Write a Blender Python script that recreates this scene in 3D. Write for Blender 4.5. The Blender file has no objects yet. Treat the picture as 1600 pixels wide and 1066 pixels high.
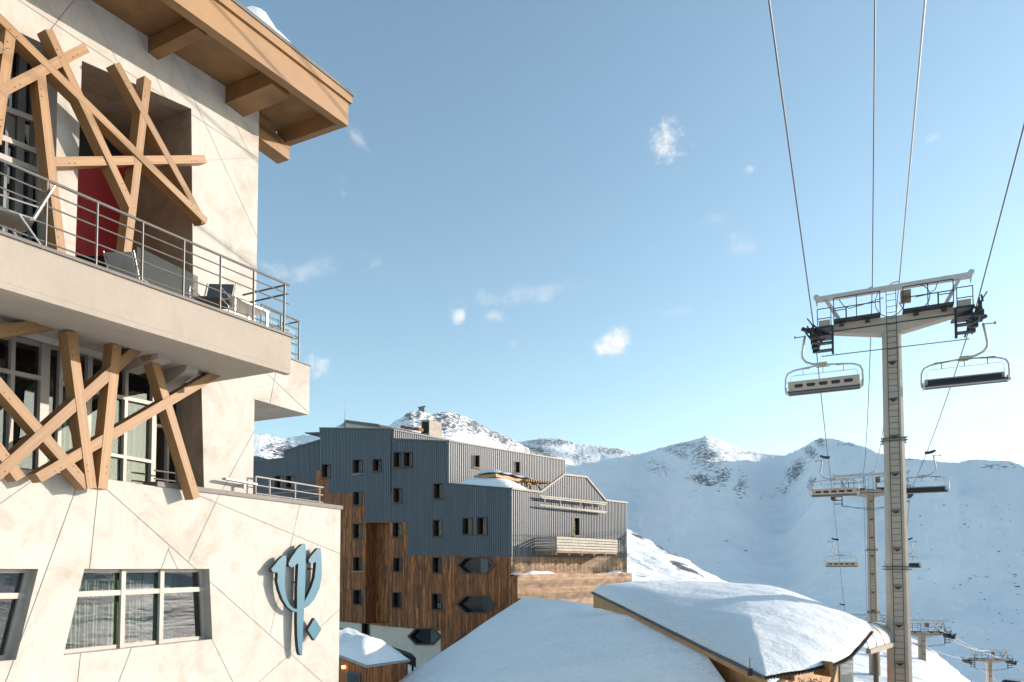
import bpy, bmesh, math, random
import numpy as np
from mathutils import Vector, Matrix
random.seed(7); rng = np.random.default_rng(7)
R = math.radians
scene = bpy.context.scene
C = scene.collection

# ------------------------------------------------------------ camera, sky, sun, exposure
EZ = 10.0                      # eye height above the hotel forecourt
F = 1067.0; PITCH = R(2.45); SHIFT = 0.192; CY = 533 + SHIFT*1600
cd = bpy.data.cameras.new('camera'); cam = bpy.data.objects.new('camera', cd); C.objects.link(cam)
cd.sensor_width = 36; cd.lens = F/1600*36; cd.shift_y = SHIFT; cd.clip_start = .2; cd.clip_end = 60000
cam.location = (0, 0, EZ); cam.rotation_euler = (math.pi/2+PITCH, 0, 0)
scene.camera = cam
SUN_AZ, SUN_EL = R(78), R(13.5)       # azimuth clockwise from +Y
sdir = Vector((math.sin(SUN_AZ)*math.cos(SUN_EL), math.cos(SUN_AZ)*math.cos(SUN_EL), math.sin(SUN_EL)))
ld = bpy.data.lights.new('sun', 'SUN'); ld.energy = 4.6; ld.angle = R(.5); ld.color = (1, .88, .78)
sun = bpy.data.objects.new('sun', ld); C.objects.link(sun)
sun.rotation_euler = sdir.to_track_quat('Z', 'Y').to_euler(); sun.location = (40, 10, 60)
scene.view_settings.view_transform = 'Standard'; scene.view_settings.look = 'None'
scene.view_settings.exposure = 0.8; scene.view_settings.gamma = 1
scene.view_settings.use_curve_mapping = False

def ray(px, py):
    a = (px-800)/F; b = (CY-py)/F; c, s = math.cos(PITCH), math.sin(PITCH)
    return Vector((a, c-b*s, s+b*c))

world = bpy.data.worlds.new('World'); scene.world = world; world.use_nodes = True
def build_world():
    nt = world.node_tree; nt.nodes.clear(); N = nt.nodes.new; L = nt.links.new
    def m(op, a, b=None, c=None, clamp=False):
        n = N('ShaderNodeMath'); n.operation = op; n.use_clamp = clamp
        for i, v in enumerate((a, b, c)):
            if v is None: continue
            if isinstance(v, (int, float)): n.inputs[i].default_value = v
            else: L(v, n.inputs[i])
        return n.outputs[0]
    sky = N('ShaderNodeTexSky'); sky.sky_type = 'NISHITA'; sky.sun_disc = False
    sky.sun_elevation = SUN_EL; sky.sun_rotation = SUN_AZ; sky.altitude = 1200
    sky.air_density = 1.0; sky.dust_density = 1.0; sky.ozone_density = 1.0
    tint = N('ShaderNodeMix'); tint.data_type = 'RGBA'; tint.blend_type = 'MULTIPLY'; tint.inputs[0].default_value = 1
    L(sky.outputs[0], tint.inputs[6]); tint.inputs[7].default_value = (1.03, 1.16, 1.07, 1)
    tc = N('ShaderNodeTexCoord'); dirv = tc.outputs['Generated']
    nz = N('ShaderNodeTexNoise'); nz.inputs['Scale'].default_value = 20; nz.inputs['Detail'].default_value = 12
    nz.inputs['Roughness'].default_value = .66; nz.inputs['Distortion'].default_value = .25
    L(dirv, nz.inputs['Vector'])
    def dot(v):
        n = N('ShaderNodeVectorMath'); n.operation = 'DOT_PRODUCT'; L(dirv, n.inputs[0]); n.inputs[1].default_value = v
        return n.outputs['Value']
    clouds = [(1040,234,40,60,30,.95),(1174,266,17,14,0,.55),(967,536,40,24,10,.95),(719,496,16,22,40,.7),(768,494,26,13,10,.35),
              (800,537,14,9,0,.35),(757,546,14,12,0,.22),(506,568,34,22,20,.7),(1165,390,62,34,-15,.24),(825,455,120,22,6,.22),
              (490,425,120,26,12,.28),(536,300,16,32,30,.25),(556,214,34,14,-35,.3),(1120,340,30,16,0,.12),
              (1458,214,14,9,0,.2),(1040,490,60,9,5,.15)]
    tot = None
    for px, py, rx, ry, ang, op in clouds:
        c = ray(px, py).normalized(); r_ = c.cross(Vector((0,0,1))).normalized(); u_ = r_.cross(c)
        a = R(ang); ex = r_*math.cos(a)+u_*math.sin(a); ey = -r_*math.sin(a)+u_*math.cos(a)
        k = c.y/F*1.0
        du = m('MULTIPLY', dot(ex), 1/(rx*k)); dv = m('MULTIPLY', dot(ey), 1/(ry*k))
        q = m('SQRT', m('ADD', m('MULTIPLY', du, du), m('MULTIPLY', dv, dv)))
        core = m('SUBTRACT', 1.0, q)
        v = m('ADD', m('MULTIPLY', core, .8), m('MULTIPLY', m('SUBTRACT', nz.outputs['Fac'], .52), 3.4))
        mr = N('ShaderNodeMapRange'); mr.interpolation_type = 'SMOOTHSTEP'; L(v, mr.inputs[0])
        mr.inputs[1].default_value = .1; mr.inputs[2].default_value = .95; mr.inputs[4].default_value = op
        mr2 = N('ShaderNodeMapRange'); mr2.interpolation_type = 'SMOOTHSTEP'; L(q, mr2.inputs[0])
        mr2.inputs[1].default_value = 1.35; mr2.inputs[2].default_value = .75
        f = m('MULTIPLY', mr.outputs[0], mr2.outputs[0])
        f = m('MULTIPLY', f, m('GREATER_THAN', dot(c), 0.0))
        tot = f if tot is None else m('MAXIMUM', tot, f)
    mx = N('ShaderNodeMix'); mx.data_type = 'RGBA'; L(tot, mx.inputs[0]); L(tint.outputs[2], mx.inputs[6])
    mx.inputs[7].default_value = (4.6, 4.4, 4.2, 1)
    bg = N('ShaderNodeBackground'); bg.inputs['Strength'].default_value = .15
    L(mx.outputs[2], bg.inputs['Color']); o = N('ShaderNodeOutputWorld'); L(bg.outputs[0], o.inputs['Surface'])
build_world()

# ------------------------------------------------------------ frames and pixel rays (to measure real planes)
class Frame:
    def __init__(s, th): s.d = Vector((math.sin(th), math.cos(th), 0)); s.n = Vector((math.cos(th), -math.sin(th), 0))
    def W(s, t, D, z): p = s.d*t - s.n*D; return Vector((p.x, p.y, z))
    def UD(s, px, py, D):
        r = ray(px, py); p = r*(-D/r.dot(s.n)); return (p.dot(s.d), p.z+EZ)
    def UT(s, px, py, T):
        r = ray(px, py); p = r*(T/r.dot(s.d)); return (-p.dot(s.n), p.z+EZ)
HF = Frame(R(25.6))            # hotel facade frame
BF = Frame(R(31.9))            # balcony edge frame
AF = Frame(R(40.0))            # apartment block frame
LF = Frame(math.atan(541/F))   # chairlift line frame

# ------------------------------------------------------------ mesh helpers
class MB:
    def __init__(s): s.v = []; s.f = []; s.t = []
    def add(s, vs, fs, t=0.5):
        o = len(s.v); s.v += [tuple(v) for v in vs]; s.f += [tuple(i+o for i in f) for f in fs]; s.t += [t]*len(fs); return s
    def poly(s, pts, t=.5): return s.add(pts, [tuple(range(len(pts)))], t)
    def prism(s, pts, vec, t=.5):
        n = len(pts); vec = Vector(vec)
        vs = [Vector(p) for p in pts]+[Vector(p)+vec for p in pts]
        fs = [tuple(range(n)), tuple(range(2*n-1, n-1, -1))]+[(i, (i+n), ((i+1) % n)+n, (i+1) % n) for i in range(n)]
        return s.add(vs, fs, t)
    def bar(s, a, b, w, h, nrm, t=.5):       # w across, h along nrm, centred
        a = Vector(a); b = Vector(b); ax = (b-a).normalized(); nrm = Vector(nrm); nrm = (nrm-ax*nrm.dot(ax)).normalized()
        sd = ax.cross(nrm); sd = sd*(w/2); nn = nrm*(h/2)
        return s.prism([a-sd-nn, a+sd-nn, a+sd+nn, a-sd+nn], b-a, t)
    def box(s, c, sx, sy, sz, ux=(1,0,0), uy=(0,1,0), uz=(0,0,1), t=.5):
        c = Vector(c); ux = Vector(ux)*sx/2; uy = Vector(uy)*sy/2; uz = Vector(uz)*sz
        return s.prism([c-ux-uy, c+ux-uy, c+ux+uy, c-ux+uy], uz, t)
    def tube(s, pts, r, n=8, t=.5, r2=None):
        pts = [Vector(p) for p in pts]; k = len(pts); rings = []
        up = None
        for i, p in enumerate(pts):
            a = (pts[min(i+1, k-1)]-pts[max(i-1, 0)]).normalized()
            if up is None:
                up = Vector((0,0,1)) if abs(a.z) < .9 else Vector((1,0,0))
            x = a.cross(up)
            if x.length < 1e-4: x = a.orthogonal()
            x.normalize(); y = x.cross(a).normalized(); up = y
            rr = r if r2 is None else r+(r2-r)*i/(k-1)
            rings.append([p+x*math.cos(2*math.pi*j/n)*rr+y*math.sin(2*math.pi*j/n)*rr for j in range(n)])
        vs = [v for rg in rings for v in rg]
        fs = [(i*n+j, i*n+(j+1) % n, (i+1)*n+(j+1) % n, (i+1)*n+j) for i in range(k-1) for j in range(n)]
        fs += [tuple(range(n-1, -1, -1)), tuple((k-1)*n+j for j in range(n))]
        return s.add(vs, fs, t)
    def cyl(s, c, axis, r, h, n=12, t=.5):
        c = Vector(c); a = Vector(axis).normalized()*h/2
        return s.tube([c-a, c+a], r, n, t)
    def build(s, name, mat, parent=None, smooth=False, recalc=True, kind=None, label=None):
        me = bpy.data.meshes.new(name)
        off = Vector(parent.get('_o', (0,0,0))) if parent is not None else Vector((0,0,0))
        me.from_pydata([tuple(Vector(v)-off) for v in s.v], [], s.f)
        me.materials.append(mat)
        if s.t:
            at = me.attributes.new('tint', 'FLOAT', 'FACE'); at.data.foreach_set('value', s.t)
        if recalc and s.f:
            bm = bmesh.new(); bm.from_mesh(me); bmesh.ops.recalc_face_normals(bm, faces=bm.faces); bm.to_mesh(me); bm.free()
        if smooth: me.polygons.foreach_set('use_smooth', [True]*len(me.polygons))
        o = bpy.data.objects.new(name, me); C.objects.link(o)
        if parent is not None: o.parent = parent; o['_o'] = tuple(off)
        if kind: o['kind'] = kind
        if label: o['label'] = label
        return o
def tag(o, label, cat, group=None):
    o['label'] = label; o['category'] = cat
    if group: o['group'] = group
    return o
def thing(name, label, cat, loc=(0,0,0), rz=0, group=None):
    o = bpy.data.objects.new(name, None); C.objects.link(o); o.location = loc; o.rotation_euler = (0,0,rz)
    o.empty_display_size = .3
    o['_o'] = tuple(loc) if rz == 0 else (0,0,0)
    return tag(o, label, cat, group)
def copy_tree(o, parent=None):
    c = o.copy(); C.objects.link(c); c.parent = parent
    for ch in [x for x in o.children]: copy_tree(ch, c)
    return c

def edges_at(poly, x):
    out = []
    n = len(poly)
    for i in range(n):
        (x0, z0), (x1, z1) = poly[i], poly[(i+1) % n]
        if x0 > x1: x0, z0, x1, z1 = x1, z1, x0, z0
        if x0 < x < x1: out.append((z0+(z1-z0)*(x-x0)/(x1-x0), (x0, z0, x1, z1)))
    out.sort(key=lambda q: q[0]); return out
def ez(e, x): x0, z0, x1, z1 = e; return z0+(z1-z0)*(x-x0)/(x1-x0)
def decomp(outer, holes=()):
    """outer polygon minus holes -> trapezoids [(x,z)*4]"""
    polys = [outer]+list(holes); xs = set(); E = []
    for P in polys:
        for i in range(len(P)):
            xs.add(round(P[i][0], 6)); E.append((P[i], P[(i+1) % len(P)]))
    for i in range(len(E)):
        for j in range(i+1, len(E)):
            (a, b), (c, d) = E[i], E[j]
            den = (b[0]-a[0])*(d[1]-c[1])-(b[1]-a[1])*(d[0]-c[0])
            if abs(den) < 1e-9: continue
            s = ((c[0]-a[0])*(d[1]-c[1])-(c[1]-a[1])*(d[0]-c[0]))/den
            u = ((c[0]-a[0])*(b[1]-a[1])-(c[1]-a[1])*(b[0]-a[0]))/den
            if 0 <= s <= 1 and 0 <= u <= 1: xs.add(round(a[0]+(b[0]-a[0])*s, 6))
    xs = sorted(xs); out = []
    for a, b in zip(xs, xs[1:]):
        if b-a < 1e-5: continue
        m = (a+b)/2; oe = edges_at(outer, m); iv = [(oe[k], oe[k+1]) for k in range(0, len(oe)-1, 2)]
        for H in holes:
            he = edges_at(H, m)
            for k in range(0, len(he)-1, 2):
                lo, hi = he[k], he[k+1]; nv = []
                for (p, q) in iv:
                    if hi[0] <= p[0] or lo[0] >= q[0]: nv.append((p, q)); continue
                    if lo[0] > p[0]: nv.append((p, lo))
                    if hi[0] < q[0]: nv.append((hi, q))
                iv = nv
        for p, q in iv:
            if q[0]-p[0] < 1e-5: continue
            out.append([(a, ez(p[1], a)), (b, ez(p[1], b)), (b, ez(q[1], b)), (a, ez(q[1], a))])
    return out
def intervals(outer, holes, x):
    e = edges_at(outer, x); iv = [(e[k][0], e[k+1][0]) for k in range(0, len(e)-1, 2)]
    for H in holes:
        h = edges_at(H, x)
        for k in range(0, len(h)-1, 2):
            lo, hi = h[k][0], h[k+1][0]; nv = []
            for p, q in iv:
                if hi <= p or lo >= q: nv.append((p, q)); continue
                if lo > p: nv.append((p, lo))
                if hi < q: nv.append((hi, q))
            iv = nv
    return iv
def clip_half(poly, a, b, c):       # keep a*x+b*z+c >= 0 (convex)
    out = []
    for i in range(len(poly)):
        p, q = poly[i], poly[(i+1) % len(poly)]
        fp = a*p[0]+b*p[1]+c; fq = a*q[0]+b*q[1]+c
        if fp >= 0: out.append(p)
        if fp*fq < 0:
            s = fp/(fp-fq); out.append((p[0]+(q[0]-p[0])*s, p[1]+(q[1]-p[1])*s))
    return out
def area(P): return abs(sum(P[i][0]*P[(i+1) % len(P)][1]-P[(i+1) % len(P)][0]*P[i][1] for i in range(len(P))))/2
def split_cells(rect, joints, gap=.0065):
    cells = [rect]
    for (p, q) in joints:
        dx, dz = q[0]-p[0], q[1]-p[1]; l = math.hypot(dx, dz); a, b = -dz/l, dx/l; c = -(a*p[0]+b*p[1])
        new = []
        for P in cells:
            seg = [(p[0]+dx*k/40, p[1]+dz*k/40) for k in range(41)]
            ins = 0
            for s in seg:
                sg = [((P[(i+1) % len(P)][0]-P[i][0])*(s[1]-P[i][1])-(P[(i+1) % len(P)][1]-P[i][1])*(s[0]-P[i][0])) for i in range(len(P))]
                if all(v > 1e-6 for v in sg) or all(v < -1e-6 for v in sg): ins += 1
            if ins*l/40 > .25:
                A = clip_half(P, a, b, c-gap); B = clip_half(P, -a, -b, -c-gap)
                new += [X for X in (A, B) if len(X) >= 3 and area(X) > .002]
            else: new.append(P)
        cells = new
    return cells

# ------------------------------------------------------------ materials
def mat(name, col, rough=.8, var=.1, scale=3, bump=0, bscale=20, metal=0, col2=None, tint=0, stretch=(1,1,1), spec=.5, detail=6, contrast=(.3,.7)):
    m = bpy.data.materials.new(name); m.use_nodes = True; nt = m.node_tree; N = nt.nodes.new; L = nt.links.new
    b = nt.nodes['Principled BSDF']; b.inputs['Roughness'].default_value = rough; b.inputs['Metallic'].default_value = metal
    b.inputs['Specular IOR Level'].default_value = spec
    tc = N('ShaderNodeTexCoord'); mp = N('ShaderNodeMapping'); mp.inputs['Scale'].default_value = stretch
    L(tc.outputs['Object'], mp.inputs['Vector'])
    nz = N('ShaderNodeTexNoise'); nz.inputs['Scale'].default_value = scale; nz.inputs['Detail'].default_value = detail
    nz.inputs['Roughness'].default_value = .62
    L(mp.outputs[0], nz.inputs['Vector'])
    mr = N('ShaderNodeMapRange'); mr.inputs[1].default_value = contrast[0]; mr.inputs[2].default_value = contrast[1]; L(nz.outputs['Fac'], mr.inputs[0])
    mx = N('ShaderNodeMix'); mx.data_type = 'RGBA'
    c2 = col2 or tuple(c*(1-var*2) for c in col)
    mx.inputs[6].default_value = (*c2, 1); mx.inputs[7].default_value = (*col, 1); L(mr.outputs[0], mx.inputs[0])
    out = mx.outputs[2]
    if tint:
        at = N('ShaderNodeAttribute'); at.attribute_name = 'tint'
        r2 = N('ShaderNodeMapRange'); r2.inputs[3].default_value = 1-tint; r2.inputs[4].default_value = 1+tint; L(at.outputs['Fac'], r2.inputs[0])
        m2 = N('ShaderNodeVectorMath'); m2.operation = 'SCALE'; L(out, m2.inputs[0]); L(r2.outputs[0], m2.inputs['Scale']); out = m2.outputs[0]
    L(out, b.inputs['Base Color'])
    if bump:
        n2 = N('ShaderNodeTexNoise'); n2.inputs['Scale'].default_value = bscale; n2.inputs['Detail'].default_value = 5; L(mp.outputs[0], n2.inputs['Vector'])
        bp = N('ShaderNodeBump'); bp.inputs['Strength'].default_value = 1; bp.inputs['Distance'].default_value = bump
        L(n2.outputs['Fac'], bp.inputs['Height']); L(bp.outputs[0], b.inputs['Normal'])
    return m
def glassmat(name, tintc=(.55,.68,.7), rough=.0, f0=.16):
    m = bpy.data.materials.new(name); m.use_nodes = True; nt = m.node_tree; nt.nodes.clear(); N = nt.nodes.new; L = nt.links.new
    g = N('ShaderNodeBsdfGlossy'); g.inputs['Roughness'].default_value = rough; g.inputs['Color'].default_value = (1,1,1,1)
    t = N('ShaderNodeBsdfTransparent'); t.inputs['Color'].default_value = (*tintc, 1)
    tc = N('ShaderNodeTexCoord'); nz = N('ShaderNodeTexNoise'); nz.inputs['Scale'].default_value = 1.2; nz.inputs['Detail'].default_value = 1
    L(tc.outputs['Object'], nz.inputs['Vector']); bp = N('ShaderNodeBump'); bp.inputs['Distance'].default_value = .0012; L(nz.outputs['Fac'], bp.inputs['Height'])
    L(bp.outputs[0], g.inputs['Normal'])
    ge = N('ShaderNodeNewGeometry'); dt = N('ShaderNodeVectorMath'); dt.operation = 'DOT_PRODUCT'; L(ge.outputs['Incoming'], dt.inputs[0]); L(ge.outputs['Normal'], dt.inputs[1])
    def mm(op, a, b):
        q = N('ShaderNodeMath'); q.operation = op; q.use_clamp = op == 'SUBTRACT'
        for i_, v in enumerate((a, b)):
            if v is None: continue
            if isinstance(v, (int, float)): q.inputs[i_].default_value = v
            else: L(v, q.inputs[i_])
        return q.outputs[0]
    sch = mm('ADD', mm('MULTIPLY', mm('POWER', mm('SUBTRACT', 1.0, mm('ABSOLUTE', dt.outputs['Value'], None)), 5.0), 1-f0), f0)
    mx = N('ShaderNodeMixShader'); L(sch, mx.inputs[0]); L(t.outputs[0], mx.inputs[1]); L(g.outputs[0], mx.inputs[2])
    o = N('ShaderNodeOutputMaterial'); L(mx.outputs[0], o.inputs['Surface']); return m
def emis(name, col, s):
    m = bpy.data.materials.new(name); m.use_nodes = True; b = m.node_tree.nodes['Principled BSDF']
    b.inputs['Base Color'].default_value = (*col, 1); b.inputs['Emission Color'].default_value = (*col, 1); b.inputs['Emission Strength'].default_value = s
    return m
def plaster_mat(name, col, dirt=(.55,.46,.36), amt=.5):
    m = mat(name, col, .85, .06, .9, .006, 9, spec=.25)
    nt = m.node_tree; N = nt.nodes.new; L = nt.links.new; b = nt.nodes['Principled BSDF']
    src = b.inputs['Base Color'].links[0].from_socket
    tc = N('ShaderNodeTexCoord')
    n1 = N('ShaderNodeTexNoise'); n1.inputs['Scale'].default_value = .9; n1.inputs['Detail'].default_value = 10; n1.inputs['Roughness'].default_value = .72; n1.inputs['Distortion'].default_value = .8
    L(tc.outputs['Object'], n1.inputs['Vector'])
    mp = N('ShaderNodeMapping'); mp.inputs['Scale'].default_value = (5, 5, .7); L(tc.outputs['Object'], mp.inputs['Vector'])
    n2 = N('ShaderNodeTexNoise'); n2.inputs['Scale'].default_value = 1.1; n2.inputs['Detail'].default_value = 8; n2.inputs['Roughness'].default_value = .7; L(mp.outputs[0], n2.inputs['Vector'])
    mr = N('ShaderNodeMapRange'); mr.inputs[1].default_value = .46; mr.inputs[2].default_value = .72; mr.inputs[4].default_value = amt; L(n1.outputs['Fac'], mr.inputs[0])
    mr2 = N('ShaderNodeMapRange'); mr2.inputs[1].default_value = .52; mr2.inputs[2].default_value = .75; mr2.inputs[4].default_value = amt*.6; L(n2.outputs['Fac'], mr2.inputs[0])
    ad = N('ShaderNodeMath'); ad.operation = 'MAXIMUM'; L(mr.outputs[0], ad.inputs[0]); L(mr2.outputs[0], ad.inputs[1])
    mx = N('ShaderNodeMix'); mx.data_type = 'RGBA'; L(ad.outputs[0], mx.inputs[0]); L(src, mx.inputs[6]); mx.inputs[7].default_value = (*dirt, 1)
    L(mx.outputs[2], b.inputs['Base Color']); return m
M = dict(
 plaster=plaster_mat('plaster', (.51,.47,.42), (.345,.295,.24), .95),
 plaster_brown=plaster_mat('shade_toned_render', (.36,.28,.20), (.17,.12,.07), .9),  # plaster copy browned to carry the shade of the reveals; mottling is random
 fascia=plaster_mat('painted_concrete', (.39,.33,.27), (.31,.25,.19), .5),
 backing=mat('joint_backing', (.40,.36,.32), .9),
 timber=mat('varnished_timber', (.31,.165,.062), .55, .2, 3, .003, 12, stretch=(.35,7,7), tint=.14, col2=(.20,.10,.034)),
 timber_dark=mat('soffit_board', (.27,.135,.045), .6, .2, 1.4, .002, 20),
 fascia_board=mat('roof_fascia_board', (.29,.155,.058), .6, .1, 1.2),
 frame=mat('grey_frame', (.42,.37,.32), .5, .08, 4, metal=.0),
 frame_dark=mat('dark_frame', (.10,.095,.09), .45, .1, 4),
 rail=mat('brushed_rail', (.17,.155,.14), .45, .1, 6, metal=.25),
 rail_light=mat('galvanised_rail', (.38,.35,.32), .5, .1, 6, metal=.1),
 coping=mat('zinc_coping', (.15,.13,.115), .6, .12, 3),
 glass=glassmat('window_glass', (.42,.54,.48), f0=.12), glass_clear=glassmat('clear_glass', (.86,.92,.92), f0=.06), glass_far=glassmat('far_window_glass', (.55,.6,.6), f0=.03),
 glass_smoked=glassmat('smoked_glass', (.50,.50,.47), f0=.05),
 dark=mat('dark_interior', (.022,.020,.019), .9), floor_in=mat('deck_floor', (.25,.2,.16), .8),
 curtain=mat('olive_curtain', (.085,.10,.03), .9, .25, 2, stretch=(4,4,.3)), curtain_pale=mat('pale_curtain', (.34,.37,.34), .9, .12, 3, stretch=(5,5,.2)),
 slat=mat('curtain_edge', (.42,.44,.30), .8), curtain_teal=mat('teal_curtain', (.035,.085,.10), .9, .2, 3, stretch=(5,5,.2)),
 red=mat('red_panel', (.40,.012,.012), .6, .15, 2), blue=mat('sign_teal', (.016,.12,.18), .45, .03, 2), blue_side=mat('sign_edge', (.012,.02,.024), .6),
 clad=mat('ribbed_cladding', (.112,.122,.136), .5, .08, .8, metal=.12, tint=.08, stretch=(1,1,.4), spec=.4),
 trim=mat('dark_trim', (.06,.06,.065), .5), planks=mat('stained_planks', (.50,.165,.036), .75, .2, 3.0, .002, 30, col2=(.10,.03,.008), tint=.45, stretch=(4,4,.35), contrast=(.36,.66)),
 planks_pale=mat('weathered_planks', (.36,.24,.15), .8, .2, 1.2, .002, 30, col2=(.15,.085,.045), tint=.3, stretch=(1,1,3)),
 base=plaster_mat('base_render', (.66,.56,.44), (.48,.38,.28), .4),
 honey=mat('honey_wood', (.45,.24,.09), .6, .12, 2, tint=.15),
 lift=mat('beige_lift_paint', (.45,.36,.275), .5, .07, 1.5, tint=.05), lift_white=mat('white_lift_tube', (.52,.47,.42), .4, .08, 3),
 black=mat('black_steel', (.018,.018,.020), .5, .1, 4), rope=mat('steel_rope', (.05,.05,.055), .5), rubber=mat('rubber', (.02,.02,.02), .8),
 grey_fab=mat('grey_sling_fabric', (.11,.12,.12), .8, .1, 8), white_fab=mat('white_cushion', (.34,.33,.31), .9), alu=mat('aluminium_tube', (.6,.58,.55), .35, .05, 5, metal=.7),
 car=mat('dark_car_paint', (.02,.03,.045), .25), stone=mat('boulder_stone', (.10,.095,.095), .9, .2, 1),
 brown_frame=mat('brown_frame', (.075,.035,.018), .6, .1, 3),
 slat_paint=mat('beige_slat_paint', (.42,.37,.30), .7, .15, 2),
 concrete=mat('chimney_concrete', (.50,.43,.36), .9, .15, 2), tin=mat('tunnel_shell', (.62,.58,.53), .4, .08, 1), lamp=emis('warm_lamp', (1,.45,.12), 3), led=emis('red_light', (1,.05,.03), 1.5),
)
def snow_mat(name, bump=.03, bscale=3, col=(.86,.86,.86), rock=False, ripple=0):
    m = bpy.data.materials.new(name); m.use_nodes = True; nt = m.node_tree; N = nt.nodes.new; L = nt.links.new
    b = nt.nodes['Principled BSDF']; b.inputs['Roughness'].default_value = .65; b.inputs['Specular IOR Level'].default_value = .3
    b.inputs['Base Color'].default_value = (*col, 1)
    tc = N('ShaderNodeTexCoord'); n = N('ShaderNodeTexNoise'); n.inputs['Scale'].default_value = bscale; n.inputs['Detail'].default_value = 8; n.inputs['Roughness'].default_value = .6
    L(tc.outputs['Object'], n.inputs['Vector']); bp = N('ShaderNodeBump'); bp.inputs['Distance'].default_value = bump; bp.inputs['Strength'].default_value = 1
    L(n.outputs['Fac'], bp.inputs['Height']); L(bp.outputs[0], b.inputs['Normal'])
    if not rock:
        g1 = N('ShaderNodeTexNoise'); g1.inputs['Scale'].default_value = 28; g1.inputs['Detail'].default_value = 5; L(tc.outputs['Object'], g1.inputs['Vector'])
        g2 = N('ShaderNodeTexNoise'); g2.inputs['Scale'].default_value = .8; g2.inputs['Detail'].default_value = 3; L(tc.outputs['Object'], g2.inputs['Vector'])
        g3 = N('ShaderNodeBump'); g3.inputs['Distance'].default_value = .014; L(g1.outputs['Fac'], g3.inputs['Height']); L(bp.outputs[0], g3.inputs['Normal'])
        g4 = N('ShaderNodeBump'); g4.inputs['Distance'].default_value = .16; L(g2.outputs['Fac'], g4.inputs['Height']); L(g3.outputs[0], g4.inputs['Normal']); L(g4.outputs[0], b.inputs['Normal']); bp = g4
    if rock:
        f1 = N('ShaderNodeTexNoise'); f1.inputs['Scale'].default_value = .06; f1.inputs['Detail'].default_value = 7; f1.inputs['Distortion'].default_value = 1.2; L(tc.outputs['Object'], f1.inputs['Vector'])
        b3 = N('ShaderNodeBump'); b3.inputs['Distance'].default_value = 3.2; L(f1.outputs['Fac'], b3.inputs['Height']); L(bp.outputs[0], b3.inputs['Normal']); L(b3.outputs[0], b.inputs['Normal'])
    if ripple:
        mp = N('ShaderNodeMapping'); mp.inputs['Scale'].default_value = (1.2, 4.5, 2.5); mp.inputs['Rotation'].default_value = (0,0,R(20)); L(tc.outputs['Object'], mp.inputs['Vector'])
        v = N('ShaderNodeTexNoise'); v.inputs['Scale'].default_value = 3.2; v.inputs['Detail'].default_value = 4; L(mp.outputs[0], v.inputs['Vector'])
        at = N('ShaderNodeAttribute'); at.attribute_name = 'rip'
        ml = N('ShaderNodeMath'); ml.operation = 'MULTIPLY'; L(v.outputs['Fac'], ml.inputs[0]); L(at.outputs['Fac'], ml.inputs[1])
        b2 = N('ShaderNodeBump'); b2.inputs['Distance'].default_value = ripple; L(ml.outputs[0], b2.inputs['Height']); L(bp.outputs[0], b2.inputs['Normal']); L(b2.outputs[0], b.inputs['Normal'])
    if rock:
        at = N('ShaderNodeAttribute'); at.attribute_name = 'rock'
        mp = N('ShaderNodeMapping'); mp.inputs['Scale'].default_value = (1, 1, 2.2); L(tc.outputs['Object'], mp.inputs['Vector'])
        def rn(sc):
            k = N('ShaderNodeTexNoise'); k.inputs['Scale'].default_value = sc; k.inputs['Detail'].default_value = 7; k.inputs['Roughness'].default_value = .68; k.inputs['Distortion'].default_value = .6
            L(mp.outputs[0], k.inputs['Vector']); return k.outputs['Fac']
        near = N('ShaderNodeAttribute'); near.attribute_name = 'near'
        mn = N('ShaderNodeMix'); mn.data_type = 'FLOAT'; L(near.outputs['Fac'], mn.inputs[0]); L(rn(.045), mn.inputs[2]); L(rn(.14), mn.inputs[3])
        ad = N('ShaderNodeMath'); ad.operation = 'ADD'; L(mn.outputs[0], ad.inputs[0]); L(at.outputs['Fac'], ad.inputs[1])
        mr = N('ShaderNodeMapRange'); mr.inputs[1].default_value = .985; mr.inputs[2].default_value = 1.03; L(ad.outputs[0], mr.inputs[0])
        mx = N('ShaderNodeMix'); mx.data_type = 'RGBA'; L(mr.outputs[0], mx.inputs[0]); mx.inputs[6].default_value = (*col, 1); mx.inputs[7].default_value = (.085,.085,.095, 1)
        L(mx.outputs[2], b.inputs['Base Color'])
    return m
M['snow'] = snow_mat('snow', .08, 3.0, (.88,.88,.88)); M['snow_rip'] = snow_mat('wind_rippled_snow', .03, 9, ripple=.12)
M['terrain'] = snow_mat('mountain_snow', 6, .012, rock=True)

# ------------------------------------------------------------ terrain
def perlin(x, y, seed=0):
    r = np.random.default_rng(seed); p = r.permutation(512); ang = r.random(512)*2*np.pi
    xi = np.floor(x).astype(int); yi = np.floor(y).astype(int); xf = x-xi; yf = y-yi
    def g(i, j, dx, dy):
        h = p[(p[i & 511]+j) & 511]; return np.cos(ang[h])*dx+np.sin(ang[h])*dy
    u = xf**3*(xf*(xf*6-15)+10); v = yf**3*(yf*(yf*6-15)+10)
    a = g(xi, yi, xf, yf); b = g(xi+1, yi, xf-1, yf); c = g(xi, yi+1, xf, yf-1); d = g(xi+1, yi+1, xf-1, yf-1)
    return (a+(b-a)*u)+((c+(d-c)*u)-(a+(b-a)*u))*v
def fbm(x, y, s, o=5, seed=0, rid=False, gain=.5):
    t = 0; a = 1; tot = 0
    for k in range(o):
        n = perlin(x/s, y/s, seed+k)
        if rid: n = .5-np.abs(n)*1.6
        t = t+a*n; tot += a; a *= gain; s /= 2.03
    return t/tot
HZ = 886.0
def sint(px, xs, ys, sg=22):
    g = np.arange(-1200, 3200, 2.0); v = np.interp(g, xs, ys); k = np.exp(-(np.arange(-60, 61)*2.0/sg)**2/2); k /= k.sum()
    return np.interp(px, g, np.convolve(np.pad(v, 60, mode='edge'), k, 'valid'))
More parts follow.
